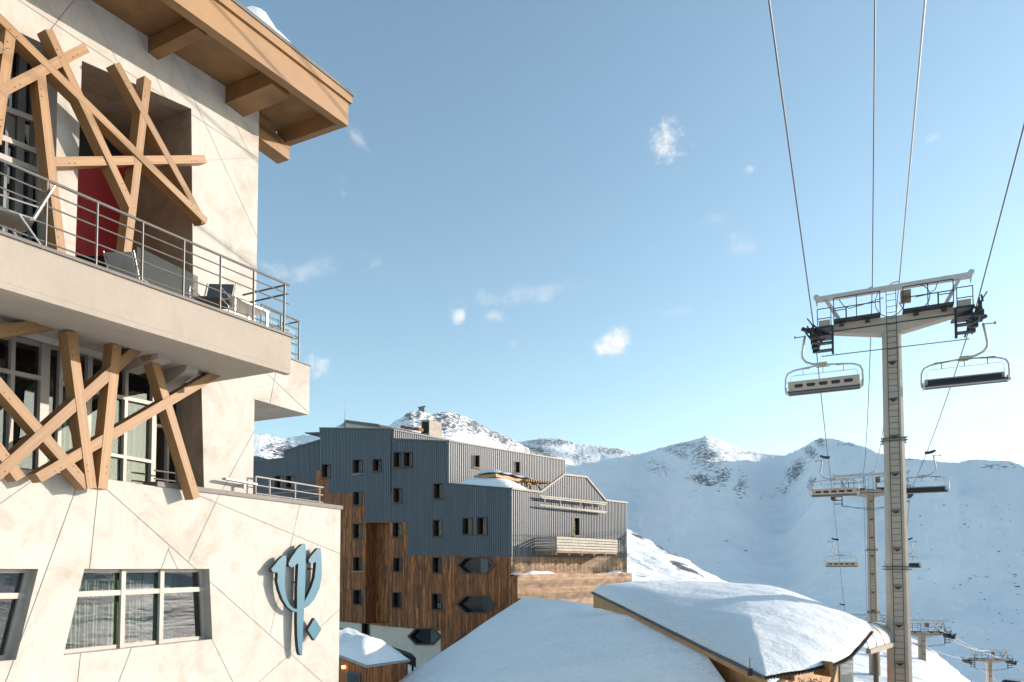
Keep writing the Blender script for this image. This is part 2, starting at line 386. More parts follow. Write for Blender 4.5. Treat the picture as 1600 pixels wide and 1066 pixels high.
def smooth(e0, e1, x): t = np.clip((x-e0)/(e1-e0), 0, 1); return t*t*(3-2*t)
# sky line of the two ranges: picture column -> elevation, and distance of the crest
BX = [-400,300,560,640,700,780,820,848,880,900,930,965,1000,1030,1060,1085,1105,1125,1150,1190,1230,1255,1283,1300,1330,1352,1372,1400,1440,1500,1518,1560,1578,1600,1700,2000]
BYp = [700,705,700,690,690,692,688,684,686,692,696,700,709,700,692,687,680,686,696,708,711,700,683,684,691,697,706,714,718,723,718,719,720,727,735,700]
AX = [-400,250,330,400,440,500,525,545,560,590,620,640,657,675,700,735,760,790,830,860,885,915,960,1000,1060,1200]
AYp = [640,660,672,676,684,676,664,656,658,672,655,641,639,647,641,652,668,680,702,710,717,727,748,790,880,960]
def terrain():
    az_in = np.arctan((np.linspace(360, 1660, 1050)-800)/F)
    az_l = np.linspace(-math.pi, az_in[0], 90, endpoint=False); az_r = np.concatenate([np.linspace(az_in[-1], R(75), 150)[1:], np.linspace(R(75), math.pi, 60)[1:]])
    az = np.concatenate([az_l, az_in, az_r])
    r = np.concatenate([np.array([0.5, 8, 16]), np.geomspace(24, 1000, 120), np.geomspace(1000, 5200, 260)[1:], np.geomspace(5200, 12000, 16)[1:]])
    A, Rr = np.meshgrid(az, r, indexing='ij'); X = Rr*np.sin(A); Y = Rr*np.cos(A)
    front = np.abs(A) < R(60); u = np.where(front, np.tan(np.clip(A, -R(60), R(60))), 0); px = 800+F*u
    cosA = np.where(front, np.cos(A), .5)
    # --- near hill
    hx = [-900,600,800,880,930,979,1025,1075,1125,1300,1440,1515,1600,2000]
    ht = sint(px, hx, [.10,.12,.12,.105,.082,.057,.034,.013,-.0225,-.072,-.107,-.169,-.23,-.30])*cosA
    hd = sint(px, hx, [420,420,400,380,350,330,300,270,240,180,140,120,110,100])
    ht = np.where(front, ht, -.03); hd = np.where(front, hd, 300)
    zs = ht*hd
    s = np.clip((Rr-30)/(hd-30), 0, 1)
    zn = -10+(zs+10)*(s**1.25)
    zn = np.where(Rr > hd, zs-(Rr-hd)*.42-((Rr-hd)**2)*.0004*0, zn)
    zn += fbm(X, Y, 60, 5, 3)*np.clip((Rr-45)/160, 0, 1)*9*np.clip(1-(Rr-hd)/400, 0, 1)*(.35+.65*np.clip(np.abs(Rr-hd)/60, 0, 1))
    zn = np.where(Rr < 26, -10, zn)
    # --- valley floor
    val = -230+fbm(X, Y, 500, 4, 9)*30
    # --- ranges
    def rng_(px_, knx, kny, Rc, foot, p, seed, amp):
        tn = (HZ-sint(px_, knx, kny, 2.5))/F*cosA
        z1 = tn*Rc; q = np.clip((Rr-foot)/(Rc-foot), 0, 1)
        z = -230+(z1+230)*q**p
        back = z1-(Rr-Rc)*.55; z = np.where(Rr > Rc, back, z)
        w = np.clip((1-q)*6, 0, 1)*np.clip(q*3, 0, 1)
        z = z+amp*w*(fbm(X, Y, 900, 5, seed, True)*1.0+fbm(X, Y, 240, 5, seed+20)*.5-.1)
        return z, q
    pxo = np.where(front, px, 2000)
    Rb = sint(px, [700,1000,1105,1230,1285,1400,1600], [4300,4200,3700,4000,3300,3000,3100], 40)
    Rb = np.where(front, Rb, 3300)
    z2, q2 = rng_(px, BX, BYp, Rb, 1000, 1.45, 31, 95)
    Ra = sint(px, [300,657,760,900,1060], [2600,2700,3100,3900,4200], 40)
    z1, q1 = rng_(px, AX, AYp, Ra, 1000, 1.42, 51, 70)
    inv = front & (px < 1200)
    z1 = np.where(inv, z1, -400); z2 = np.where(front, z2, -300)
    # spurs below the two rocky peaks
    for cx, wdt in ((1100, 70), (1262, 45), (1400, 90)):
        z2 = z2+np.where(front, 70*np.exp(-((px-cx-(1-q2)*60)/wdt)**2)*np.clip((1-q2)*4, 0, 1)*smooth(.25, .6, q2), 0)
    z = np.maximum(np.maximum(zn, val), np.maximum(z1, z2))
    # --- mountains all round, outside the picture
    dA = np.degrees(A)
    gz = smooth(1500, 3600, Rr)*smooth(6500, 4300, Rr)*(260+260*fbm(X, Y, 1800, 5, 77, True))*np.where((dA > 62) | (dA < -48), 1, 0)*np.minimum(1, np.abs(dA-62)/14+0)
    gz *= np.where((dA > 62) & (dA < 105), .75, 1.0)
    z = np.where((dA > 62) | (dA < -48), np.maximum(z, -230+gz*1.0), z)
    # the high ridge just right of the picture that keeps the bowl in shade
    rx0 = 2500+.18*(Y-1500); hr = np.interp(Y, [900,1500,2300,3300,4600,6500,9000], [-400,420,760,900,1050,900,300])
    rr = hr-np.abs(X-rx0)*np.where(X < rx0, .60, .45)+fbm(X, Y, 700, 6, 91)*110
    lim = (HZ-735)/F*Y                     # keeps it behind the picture's sky line where it meets the frame
    rr = np.where((Y > 600) & (px < 1640) & front, np.minimum(rr, lim*(1-.25*smooth(1640,1560,px))), rr)
    rr = np.where((Y > 600) & (px < 1520) & front, -500, rr)
    z = np.where((Y > 600) & (X > 600), np.maximum(z, rr), z)
    small = fbm(X, Y, 60, 4, 15)*np.clip((Rr-700)/800, 0, 1)*7
    z = z+small*np.clip((np.maximum(1-q1, 0)+.05)*4, 0, 1)
    # fine jaggedness of crests
    z = z+fbm(X, Y, 45, 4, 44, True)*np.clip((Rr-1800)/600, 0, 1)*12*smooth(.8, 1, np.where(z1 > z2, q1, q2))
    # --- rock mask
    pyp = HZ-F*np.where(front, z/np.maximum(Y, 1), 0)
    rock = np.full_like(z, .19)
    def blob(cx, cy, sx, sy, v, ang=0):
        a = R(ang); ex = (px-cx)*math.cos(a)+(pyp-cy)*math.sin(a); ey = -(px-cx)*math.sin(a)+(pyp-cy)*math.cos(a)
        return v*(.80 if cy < 830 else 1.0)*np.exp(-(ex/sx/1.45)**2-(ey/sy/1.4)**2)
    far = Rr > 700
    e = 0
    for b in [(690,660,60,22,.38),(745,662,24,20,.42),(700,650,30,8,.4),(640,647,22,10,.40),(540,660,18,10,.40),(445,705,45,20,.36,10),(435,728,30,10,.36),(845,690,28,9,.36),(850,712,18,12,.34),
              (800,700,30,14,.3,30),(905,712,30,10,.3),(960,703,40,8,.34),(1060,705,30,10,.34,20),(1105,712,30,26,.35,35),(1100,750,26,10,.40,15),(1130,745,14,18,.36,30),(1030,730,30,14,.28,20),
              (1160,760,10,22,.33),(1285,690,8,10,.40),(1270,705,10,14,.38,-40),(1245,735,12,24,.40,35),(1270,755,7,14,.36,30),(1225,765,10,14,.3),(1335,693,30,3,.34),(880,690,60,6,.36),(780,682,40,10,.40,28),(845,708,36,10,.42,18),(1180,707,50,4,.30),(1420,717,50,4,.28),(1075,696,40,7,.34),(1210,775,50,8,.18),(1560,728,40,6,.3),(1520,790,60,30,.12),(1560,880,60,60,.10)]:
        e = np.maximum(e, blob(*b))
    rock = rock+np.where(far & front, e, 0)+np.where(far, .06, 0)+np.where(far & ~front, .12, 0)
    ne = 0
    for b in [(1000,836,18,7,.42,28),(1045,858,30,6,.48,28),(1080,868,30,5,.5,30),(1075,890,26,5,.48,28),(1095,885,26,5,.44,30),(1440,1010,22,8,.36,35),(1000,905,16,12,.3)]:
        ne = np.maximum(ne, blob(*b))
    rock = rock+np.where(~far, ne, 0)
    V = np.stack([X, Y, z+EZ-.0], -1).reshape(-1, 3); na, nr = len(az), len(r)
    i, j = np.meshgrid(np.arange(na-1), np.arange(nr-1), indexing='ij'); a = i*nr+j
    Fq = np.stack([a, a+nr, a+nr+1, a+1], -1).reshape(-1, 4)
    me = bpy.data.meshes.new('snowy_ground'); me.vertices.add(len(V)); me.vertices.foreach_set('co', V.ravel())
    me.loops.add(Fq.size); me.loops.foreach_set('vertex_index', Fq.ravel()); me.polygons.add(len(Fq))
    me.polygons.foreach_set('loop_start', np.arange(0, Fq.size, 4)); me.polygons.foreach_set('use_smooth', np.ones(len(Fq), bool))
    me.update(calc_edges=True); me.validate()
    at = me.attributes.new('rock', 'FLOAT', 'POINT'); at.data.foreach_set('value', rock.ravel().astype(np.float32))
    at = me.attributes.new('near', 'FLOAT', 'POINT'); at.data.foreach_set('value', (~far).ravel().astype(np.float32))
    me.materials.append(M['terrain'])
    o = bpy.data.objects.new('snowy_ground', me); C.objects.link(o); o['kind'] = 'structure'
    def hit(px_, py_):      # first terrain point seen at a picture position
        ia = int(np.argmin(np.abs(az-math.atan((px_-800)/F)))); col = pyp[ia]; rr_ = r
        for k in range(4, nr):
            if col[k] <= py_: return Vector((X[ia, k], Y[ia, k], z[ia, k]+EZ))
        return None
    def ground(x, y):
        ia = int(np.argmin(np.abs(az-math.atan2(x, y)))); k = int(np.argmin(np.abs(r-math.hypot(x, y)))); return z[ia, k]+EZ
    return hit, ground
hit, ground = terrain()

# ------------------------------------------------------------ the hotel
def P(fr, pts, D): return [fr.UD(x, y, D) for x, y in pts]
def W3(fr, pts, D): return [fr.W(t, D, z) for t, z in pts]
DW, DP, DB = 12.9, 12.55, 12.4
hotel = thing('hotel_building', 'cream rendered hotel with criss-crossed timber beams, long balcony and deep wooden eaves', 'hotel', HF.W(12, 14, 0))
n, d = HF.n, HF.d
tP = HF.UD(531, 900, DP)[0]; tW = HF.UD(400, 480, DW)[0]
TL = -1.0                                     # left end, outside the picture
topP = [HF.UD(37, 734, DP), HF.UD(531, 796, DP)]
kz = (topP[1][1]-topP[0][1])/(topP[1][0]-topP[0][0])
def zt(t): return topP[0][1]+kz*(t-topP[0][0])
win_a = P(HF, [(132,889),(327,889),(332,999),(99,1024)], DP)
win_b = P(HF, [(-150,889),(60,889),(25,1031),(-190,1053)], DP)
joints = [((167,765),(470,1036)),((339,781),(290,887)),((314,776),(530,865)),((153,764),(140,887)),((204,1016),(180,1080)),
          ((332,1001),(368,1075)),((466,800),(422,990)),((530,953),(400,1070)),((0,787),(45,755)),((20,1035),(0,1090)),((-40,760),(-60,885))]
J = [tuple(P(HF, j, DP)) for j in joints]
rectP = [(TL, 0), (tP, 0), (tP, zt(tP)), (TL, zt(TL))]
for i, c in enumerate(split_cells(rectP, J)):
    mb = MB()
    for q in decomp(c, [win_a, win_b]): mb.poly(W3(HF, q, DP))
    if mb.f: mb.build('wall_panel', M['plaster'], hotel)
mb = MB()
for q in decomp(rectP, [win_a, win_b]): mb.poly(W3(HF, q, DP+.014))
mb.build('wall_backing', M['backing'], hotel)
mb = MB(); mb.poly([HF.W(tP, DP, 0), HF.W(tP, 22, 0), HF.W(tP, 22, zt(tP)), HF.W(tP, DP, zt(tP))])
mb.poly([HF.W(TL, DP+.04, zt(TL)-.01), HF.W(tP-.01, DP+.04, zt(tP)-.01), HF.W(tP-.01, 22, zt(tP)-.01), HF.W(TL, 22, zt(TL)-.01)])
mb.build('end_wall', M['plaster'], hotel)
t0 = HF.UD(240, 760, DP)[0]
ts = [HF.UD(x, 770, DP)[0] for x in (243, 352, 455)]+[tP+.05]
for a, b in zip(ts, ts[1:]):
    mb = MB(); mb.prism([HF.W(a+.004, DP-.05, zt(a)-.0), HF.W(b-.004, DP-.05, zt(b)), HF.W(b-.004, DP-.05, zt(b)+.10), HF.W(a+.004, DP-.05, zt(a)+.10)], -n*.45)
    mb.build('coping', M['coping'], hotel)
ZFI = topP[0][1]+.0

def frame_bars(mb, fr, poly, D, w, dp, inset=True):
    cx = sum(p[0] for p in poly)/len(poly); cz = sum(p[1] for p in poly)/len(poly)
    k = len(poly); L = []
    for i in range(k):
        p, q = poly[i], poly[(i+1) % k]; dx, dz = q[0]-p[0], q[1]-p[1]; l = math.hypot(dx, dz); nx, nz = -dz/l, dx/l
        if nx*(cx-p[0])+nz*(cz-p[1]) < 0: nx, nz = -nx, -nz
        L.append((nx, nz, -(nx*p[0]+nz*p[1])))
    inner = []
    for i in range(k):
        a1, b1, c1 = L[i-1]; a2, b2, c2 = L[i]; c1 -= w; c2 -= w; den = a1*b2-a2*b1
        inner.append(((b1*c2-b2*c1)/den, (a2*c1-a1*c2)/den))
    for i in range(k):
        j = (i+1) % k
        mb.prism([fr.W(poly[i][0], D, poly[i][1]), fr.W(poly[j][0], D, poly[j][1]), fr.W(inner[j][0], D, inner[j][1]), fr.W(inner[i][0], D, inner[i][1])], -fr.n*dp)
    return inner
def reveal(mb, fr, poly, D0, D1, skip=()):
    for i in range(len(poly)):
        if i in skip: continue
        p, q = poly[i], poly[(i+1) % len(poly)]
        mb.poly([fr.W(p[0], D0, p[1]), fr.W(q[0], D0, q[1]), fr.W(q[0], D1, q[1]), fr.W(p[0], D1, p[1])])
def curtain(fr, t0, t1, z0, z1, D, m, parent, amp=.05, wl=.16, name='curtain'):
    k = max(8, int((t1-t0)/wl*6)); vs = []; fs = []
    for i in range(k+1):
        t = t0+(t1-t0)*i/k; a = amp*math.sin(2*math.pi*(t/wl+.35*math.sin(t*3)))
        vs += [fr.W(t, D+a, z0), fr.W(t, D+a, z1)]
    fs = [(2*i, 2*i+2, 2*i+3, 2*i+1) for i in range(k)]
    mb = MB(); mb.add(vs, fs); return mb.build(name, m, parent, recalc=False, smooth=True)

def lower_window(poly, mull, trans, seed, right_t):
    o = MB(); reveal(o, HF, poly, DP, DP+.32)
    w = o.build('window', M['frame'], hotel)
    mb = MB(); inner = frame_bars(mb, HF, poly, DP+.22, .07, .08); mb.build('frame', M['frame'], w)
    zs_ = [p[1] for p in poly]
    for x in mull:
        t = HF.UD(x, 950, DP+.22)[0]; iv = intervals(poly, [], t)[0]
        mb = MB(); mb.bar(HF.W(t, DP+.20, iv[0]), HF.W(t, DP+.20, iv[1]), .09, .07, n); mb.build('mullion', M['frame'], w)
    mb = MB(); p, q = [HF.UD(x, y, DP+.22) for x, y in trans]
    mb.bar(HF.W(p[0], DP+.205, p[1]), HF.W(q[0], DP+.205, q[1]), .10, .06, n)
    mb.build('transom', M['frame'], w)
    pts = [q[0] for q in poly]; ta, tb = min(pts), max(pts); z0, z1 = min(zs_), max(zs_)
    mb = MB(); mb.poly(W3(HF, poly, DP+.27)); mb.build('pane', M['glass'], w)
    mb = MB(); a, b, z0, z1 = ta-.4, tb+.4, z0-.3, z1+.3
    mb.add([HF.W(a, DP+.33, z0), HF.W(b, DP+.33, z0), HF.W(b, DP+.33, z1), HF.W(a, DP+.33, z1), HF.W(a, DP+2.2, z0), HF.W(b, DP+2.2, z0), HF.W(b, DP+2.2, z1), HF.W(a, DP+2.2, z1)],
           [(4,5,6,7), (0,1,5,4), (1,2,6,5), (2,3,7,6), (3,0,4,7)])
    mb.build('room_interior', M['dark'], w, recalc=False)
    return w, (ta, tb, min(zs_), max(zs_))
wA, (ta, tb, z0, z1) = lower_window(win_a, (189.5, 250), ((110, 929), (330, 920)), 1, 0)
tm1 = HF.UD(189, 950, DP+.2)[0]; tm2 = HF.UD(250, 950, DP+.2)[0]
curtain(HF, ta, tm2-.1, z0, z1, DP+.60, M['curtain'], wA, .05, .22); curtain(HF, tm2-.1, tb-.45, z0, z1, DP+.62, M['curtain_teal'], wA, .05, .3)
random.seed(3)
mbs = MB(); zc = HF.UD(200, 908, DP+.5)[1]
for k in range(21):
    t = ta+.25+(tm2-ta-.4)*(k+random.uniform(-.35,.35))/20; ww = random.choice((.012,.016,.022,.03))
    for (q0, q1) in ((z0+.02, zc-.42+random.uniform(-.02,.02)), (zc-.30, zc+random.uniform(-.03,.03))):
        mbs.bar(HF.W(t, DP+.50, q0), HF.W(t+random.uniform(-.01,.01), DP+.50, q1), ww, .004, n)
mbs.build('curtain_edges', M['slat'], wA, kind='stuff')
wB, (ta2, tb2, z02, z12) = lower_window(win_b, (-40,), ((-150, 932), (55, 931)), 2, 0)
curtain(HF, ta2, tb2-.35, z02, z12, DP+.6, M['curtain'], wB, .05, .25)

# ---- upper wall with its openings
soff = [HF.UD(200, 41, DW), HF.UD(404, 173, DW)]
ks = (soff[1][1]-soff[0][1])/(soff[1][0]-soff[0][0])
def zsof(t): return soff[0][1]+ks*(t-soff[0][0])
rectW = [(TL, zt(TL)+.0), (tW, zt(tW)+.0), (tW, zsof(tW)+.3), (TL, zsof(TL)+.3)]
ZB = BF.UD(300, 478, 11.37)[1]                # provisional balcony level
corner_w = None
# balcony geometry: front corner on its own plane
rc = ray(454, 585); lam = 14.3/rc.y; cornB = rc*lam
DBal = -cornB.dot(BF.n); tBal = cornB.dot(BF.d)
zb_lo = cornB.z+EZ; zb_hi = BF.UD(459, 529, DBal)[1]
floorz = zb_hi-.05
op1 = [HF.UD(-150,-28,DW), HF.UD(33,52,DW), HF.UD(91,79,DW), HF.UD(88,243,DW), (HF.UD(103,402,DW)[0], floorz), (HF.UD(-150,-28,DW)[0], floorz)]
op2 = [HF.UD(128,95,DW), HF.UD(299,170,DW), (HF.UD(305,440,DW)[0], floorz), (HF.UD(117,405,DW)[0], floorz)]
tR = HF.UD(318, 700, DW)[0]
zwin_top = HF.UD(316, 606, DW)[1]
op3 = [(HF.UD(-150,700,DW)[0], zt(0)+.05), (HF.UD(319,770,DW)[0], zt(HF.UD(319,770,DW)[0])+.05), HF.UD(315,606,DW), (HF.UD(315,606,DW)[0]-.0, zb_lo-.02), (HF.UD(-150,700,DW)[0], zb_lo-.02)]
uj = [((311,173),(403,373)),((301,180),(404,248)),((318,251),(404,246)),((309,353),(401,421)),((398,672),(326,805)),((300,60),(330,120)),((215,50),(240,110)),((100,20),(60,70)),
      ((150,30),(175,80))]
for c in split_cells(rectW, [tuple(P(HF, j, DW)) for j in uj], .006):
    mb = MB()
    for q in decomp(c, [op1, op2, op3]): mb.poly(W3(HF, q, DW))
    if mb.f: mb.build('wall_panel', M['plaster'], hotel)
mb = MB()
for q in decomp(rectW, [op1, op2, op3]): mb.poly(W3(HF, q, DW+.014))
mb.build('wall_backing', M['backing'], hotel)
mb = MB(); mb.poly([HF.W(tW, DW, 9), HF.W(tW, 22, 9), HF.W(tW, 22, zsof(tW)+.3), HF.W(tW, DW, zsof(tW)+.3)]); mb.build('end_wall', M['plaster'], hotel)
# reveals
mb = MB(); reveal(mb, HF, op1, DW, DW+.7, skip=(4, 5, 0)); reveal(mb, HF, op1, DW, DW+.7, skip=(1,2,3,4,5)); mb.build('window_reveal', M['plaster'], hotel)
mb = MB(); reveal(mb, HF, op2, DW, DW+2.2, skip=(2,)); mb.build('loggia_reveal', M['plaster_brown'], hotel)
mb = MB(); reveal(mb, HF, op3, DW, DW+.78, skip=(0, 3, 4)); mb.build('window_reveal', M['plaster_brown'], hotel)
# loggia interior
a, b = op2[3][0]-.3, op2[1][0]
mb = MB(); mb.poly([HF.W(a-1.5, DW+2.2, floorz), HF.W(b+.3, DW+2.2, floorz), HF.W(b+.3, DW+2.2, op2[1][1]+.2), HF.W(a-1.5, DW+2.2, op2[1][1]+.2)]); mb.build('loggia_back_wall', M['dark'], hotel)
mb = MB(); rp = P(HF, [(60,262),(205,262),(214,400),(60,400)], DW+2.1); mb.prism(W3(HF, rp, DW+2.1), -n*.05); mb.build('red_panel', M['red'], hotel, label='deep red wall panel at the back of the loggia')
mb = MB(); mb.poly([HF.W(TL, 10.2, floorz), HF.W(tW+1.2, 10.2, floorz), HF.W(tW+1.2, 15.2, floorz), HF.W(TL, 15.2, floorz)])

# upper left window
def glazing(poly, D, verts, trans, fw, cur, fm='frame_dark', interior=True, mullw=.09):
    o = MB(); inner = frame_bars(o, HF, poly, D, fw, .08); w = o.build('window', M[fm], hotel)
    for x, yy, wd in verts:
        t = HF.UD(x, yy, D)[0]
        for iv in intervals(poly, [], t): mb = MB(); mb.bar(HF.W(t, D+.02, iv[0]), HF.W(t, D+.02, iv[1]), wd, .10, n); mb.build('mullion', M[fm], w)
    for (p, q, wd) in trans:
        p, q = HF.UD(*p, D), HF.UD(*q, D); mb = MB(); mb.bar(HF.W(p[0], D+.012, p[1]), HF.W(q[0], D+.012, q[1]), wd, .09, n); mb.build('transom', M['frame'], w)
    mb = MB(); mb.poly(W3(HF, poly, D+.07)); mb.build('pane', M['glass'], w)
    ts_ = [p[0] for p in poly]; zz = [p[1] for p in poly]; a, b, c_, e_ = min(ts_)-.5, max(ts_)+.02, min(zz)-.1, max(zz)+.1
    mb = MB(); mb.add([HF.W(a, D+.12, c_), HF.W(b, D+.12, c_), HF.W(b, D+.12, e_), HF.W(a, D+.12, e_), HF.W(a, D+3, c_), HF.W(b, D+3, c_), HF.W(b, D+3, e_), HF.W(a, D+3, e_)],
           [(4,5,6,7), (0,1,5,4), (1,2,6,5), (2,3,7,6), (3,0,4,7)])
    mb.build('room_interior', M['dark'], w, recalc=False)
    return w, (a, b, c_, e_)
D1 = DW+.6
tR1 = HF.UD(92, 200, DW)[0]-.02
p1 = [(HF.UD(-260,100,D1)[0], floorz), (tR1-.06, floorz), (tR1-.06, HF.UD(80, 60, DW)[1]+.1), (HF.UD(-260,100,D1)[0], HF.UD(-150,-28,DW)[1]+.1)]
w1, bb = glazing(p1, D1, [(30,250,.13),(62,240,.06),(-20,250,.06),(8,250,.05)], [((-60,145),(66,192),.10),((-60,190),(66,241),.10),((-60,221),(66,270),.10)], .08, 0)
mb = MB(); sp = P(HF, [(5,176),(26,184),(25,218),(4,209)], D1+.01); mb.prism(W3(HF, sp, D1+.03), -n*.02); mb.build('spandrel_or_reflection', M['coping'], w1)
mb = MB(); sp = P(HF, [(37,192),(58,200),(56,238),(46,233)], D1+.01); mb.prism(W3(HF, sp, D1+.03), -n*.02); mb.build('spandrel_or_reflection', M['fascia'], w1)  # pale piece: the cream reflection in this cell put in as colour
curtain(HF, HF.UD(-100,300,D1)[0], HF.UD(20,300,D1)[0], floorz, floorz+2.4, D1+.4, M['curtain_pale'], w1)
curtain(HF, HF.UD(36,300,D1)[0], HF.UD(50,300,D1)[0], floorz, floorz+2.4, D1+.4, M['curtain_teal'], w1)

# lower glazed band behind the beams
D2 = DW+.78
zb = zt(5)-.15
tE = HF.UD(283, 700, D2)[0]
ptop0, ptop1 = HF.UD(0, 520, D2), HF.UD(250, 574, D2)
kt = (ptop1[1]-ptop0[1])/(ptop1[0]-ptop0[0])
tl = HF.UD(-200, 600, D2)[0]
p2 = [(tl, zb), (tE, zb), (tE, ptop0[1]+kt*(tE-ptop0[0])), (tl, ptop0[1]+kt*(tl-ptop0[0]))]
w2, bb2 = glazing(p2, D2, [(17,640,.07),(68,640,.16),(93,640,.07),(138,640,.10),(196,640,.07),(240,660,.11),(262,690,.05)],
        [((-60,566),(66,592),.08),((93,598),(138,610),.08),((146,612),(238,631),.08),((146,706),(238,722),.07),((240,664),(283,672),.06)], .09, 0, fm='frame')
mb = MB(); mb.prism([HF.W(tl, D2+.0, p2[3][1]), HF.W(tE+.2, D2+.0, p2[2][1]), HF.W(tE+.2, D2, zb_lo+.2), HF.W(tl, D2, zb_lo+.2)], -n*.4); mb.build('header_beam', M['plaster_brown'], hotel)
for xa, xb, mm, dd in ((24,60,'curtain_teal',.35),(150,190,'curtain_teal',.3),(203,236,'curtain_pale',.22),(98,118,'curtain_pale',.5),(-40,10,'curtain_teal',.4)):
    curtain(HF, HF.UD(xa,650,D2+dd)[0], HF.UD(xb,650,D2+dd)[0], zb, zb+2.05, D2+dd, M[mm], w2, .04, .14)
for (xa, ya, xb, yb) in ((-10,529,13,533),(21,534,38,538),(97,553,131,562),(140,566,165,574),(180,574,190,577)):
    p, q = HF.UD(xa, ya, D2+.6), HF.UD(xb, yb, D2+.6); mb = MB(); mb.bar(HF.W(p[0], D2+.6, p[1]), HF.W(q[0], D2+.6, q[1]), .035, .03, n); mb.build('red_light_strip', M['led'], w2)
mb = MB()
for dz in (.12, .3, .48, ): mb.tube([HF.W(HF.UD(241,740,D2-.3)[0], D2-.3, zt(tE)+dz-.02), HF.W(tE+.1, D2-.3, zt(tE)+dz-.02)], .018)
gr = mb.build('guard_rail', M['rail'], hotel)

# ---- balcony slab, brackets
B = lambda t, D, z: BF.W(t, D, z)
tb0 = -3.0
c1 = B(tBal, DBal, 0); 
def to_wall(p, Dw=DW):
    s = (-p.dot(n)); return p - n*(Dw-s)
w_c = to_wall(c1, DW+0.0); l_c = B(tb0, DBal, 0); w_l = to_wall(l_c, DW+.0)
plan = [l_c, c1, w_c, w_l]
# the slab is not quite level with the eye line of its own frame: take both heights from the corner
mb = MB(); mb.prism([p+Vector((0,0,zb_lo+.10)) for p in plan], (0,0,zb_hi-zb_lo-.10)); mb.build('balcony_slab', M['fascia'], hotel)
mb = MB(); mb.prism([B(tb0, DBal, zb_lo), B(tBal, DBal, zb_lo), B(tBal, DBal+.16, zb_lo), B(tb0, DBal+.16, zb_lo)], (0,0,.098)); mb.build('drip_edge', M['fascia'], hotel)
mb = MB(); mb.prism([B(tb0, DBal-.04, zb_hi), B(tBal+.04, DBal-.04, zb_hi), B(tBal+.04, DBal+.22, zb_hi), B(tb0, DBal+.22, zb_hi)], (0,0,.05)); mb.build('balcony_coping', M['coping'], hotel)
mb = MB(); mb.poly([HF.W(TL, DW, floorz-.02), HF.W(op2[1][0]+.2, DW, floorz-.02), HF.W(op2[1][0]+.2, DW+2.3, floorz-.02), HF.W(TL, DW+2.3, floorz-.02)]); mb.build('loggia_floor', M['floor_in'], hotel)
for xa, dep, hh in ((196, 1.2, .14), (250, 1.0, .32)):
    t = HF.UD(xa, 600, DW)[0]; mb = MB()
    mb.prism([HF.W(t, DW, zb_lo+.099), HF.W(t, DW-dep*.8, zb_lo+.099), HF.W(t, DW-dep*.8, zb_lo+.0), HF.W(t, DW, zb_lo-hh)], d*.28); mb.build('concrete_bracket', M['fascia'], hotel)
# railing
def railing(name, pts_of, ss, zbase, H, parent, mat_, rails=(1.05,.86,.64,.36,.10), rtop=.026, r=.013, post=.022, endx=0):
    r0 = MB(); 
    r0.tube([pts_of(s)+Vector((0,0,zbase(s)+rails[0])) for s in (ss[0], ss[-1]+endx)], rtop)
    ro = r0.build(name, mat_, parent)
    for h in rails[1:]:
        mb = MB(); mb.tube([pts_of(s)+Vector((0,0,zbase(s)+h)) for s in (ss[0], ss[-1]+endx)], r, 6); mb.build('rail', mat_, ro)
    for s in ss[1:] if name == 'balcony_railing' else ss:
        mb = MB(); p = pts_of(s); mb.box(p+Vector((0,0,zbase(s))), .045, .014, rails[0]-.02, n, d); mb.build('post', mat_, ro)
    return ro
DR = DBal+.05
ssx = [tb0]+[BF.UD(x, y, DR)[0] for x, y in ((-12,330),(72,350),(151,370),(222,400),(286.5,430),(344,450),(396,470),(444,490))]
bal_r = railing('balcony_railing', lambda s: B(s, DR, 0), ssx, lambda s: zb_hi+.05, 1.05, hotel, M['rail'], endx=.12, rails=(1.08,.88,.67,.38,.10))
mb = MB()
for h in (1.08, .88):
    a = B(ssx[-1]+.08, DR, zb_hi+.05+h); mb.tube([a, a-n*1.3], .02, 6)
mb.build('return_rail', M['rail'], bal_r)

# ---- box parapet beyond the corner
bxp = P(HF, [(396,627),(482.5,648),(485,573),(396,550)], DW)
xr = HF.UD(483.5, 610, DW)[0]; zlo = HF.UD(482, 648, DW)[1]; zhi = HF.UD(485, 573, DW)[1]
xl = tW+.001
cells = split_cells([(xl, zlo), (xr, zlo), (xr, zhi), (xl, zhi)], [tuple(P(HF, ((447,612),(483,646)), DW)), tuple(P(HF, ((432,575),(420,640)), DW))], .008)
for c in cells:
    mb = MB(); mb.prism(W3(HF, c, DW), -n*.03); mb.build('wall_panel', M['plaster'], hotel)
mb = MB(); mb.prism([HF.W(xl, DW+.031, zlo+.002), HF.W(xr-.002, DW+.031, zlo+.002), HF.W(xr-.002, DW+3.2, zlo+.002), HF.W(xl, DW+3.2, zlo+.002)], (0,0,zhi-zlo-.004)); mb.build('side_balcony', M['plaster'], hotel)
mb = MB(); mb.prism([HF.W(xl-1.0, DW-.03, zhi), HF.W(xr+.03, DW-.03, zhi), HF.W(xr+.03, DW+.25, zhi), HF.W(xl-1.0, DW+.25, zhi)], (0,0,.035)); mb.build('coping', M['coping'], hotel)
s0 = HF.UD(408, 500, DW+.1)[0]; s1 = HF.UD(467, 530, DW+.1)[0]
sr = railing('side_railing', lambda s: HF.W(s, DW+.1, 0), [s0, (s0+s1)/2, s1], lambda s: zhi+.03, 1.1, hotel, M['rail'], rails=(1.12,.9,.68,.46,.2))
mb = MB(); mb.tube([HF.W(s1, DW+.1, zhi+1.15), HF.W(s1, DW+2.6, zhi+1.15)], .022); mb.tube([HF.W(s1, DW+.1, zhi+.7), HF.W(s1, DW+2.6, zhi+.7)], .013); mb.build('return_rail', M['rail'], sr)
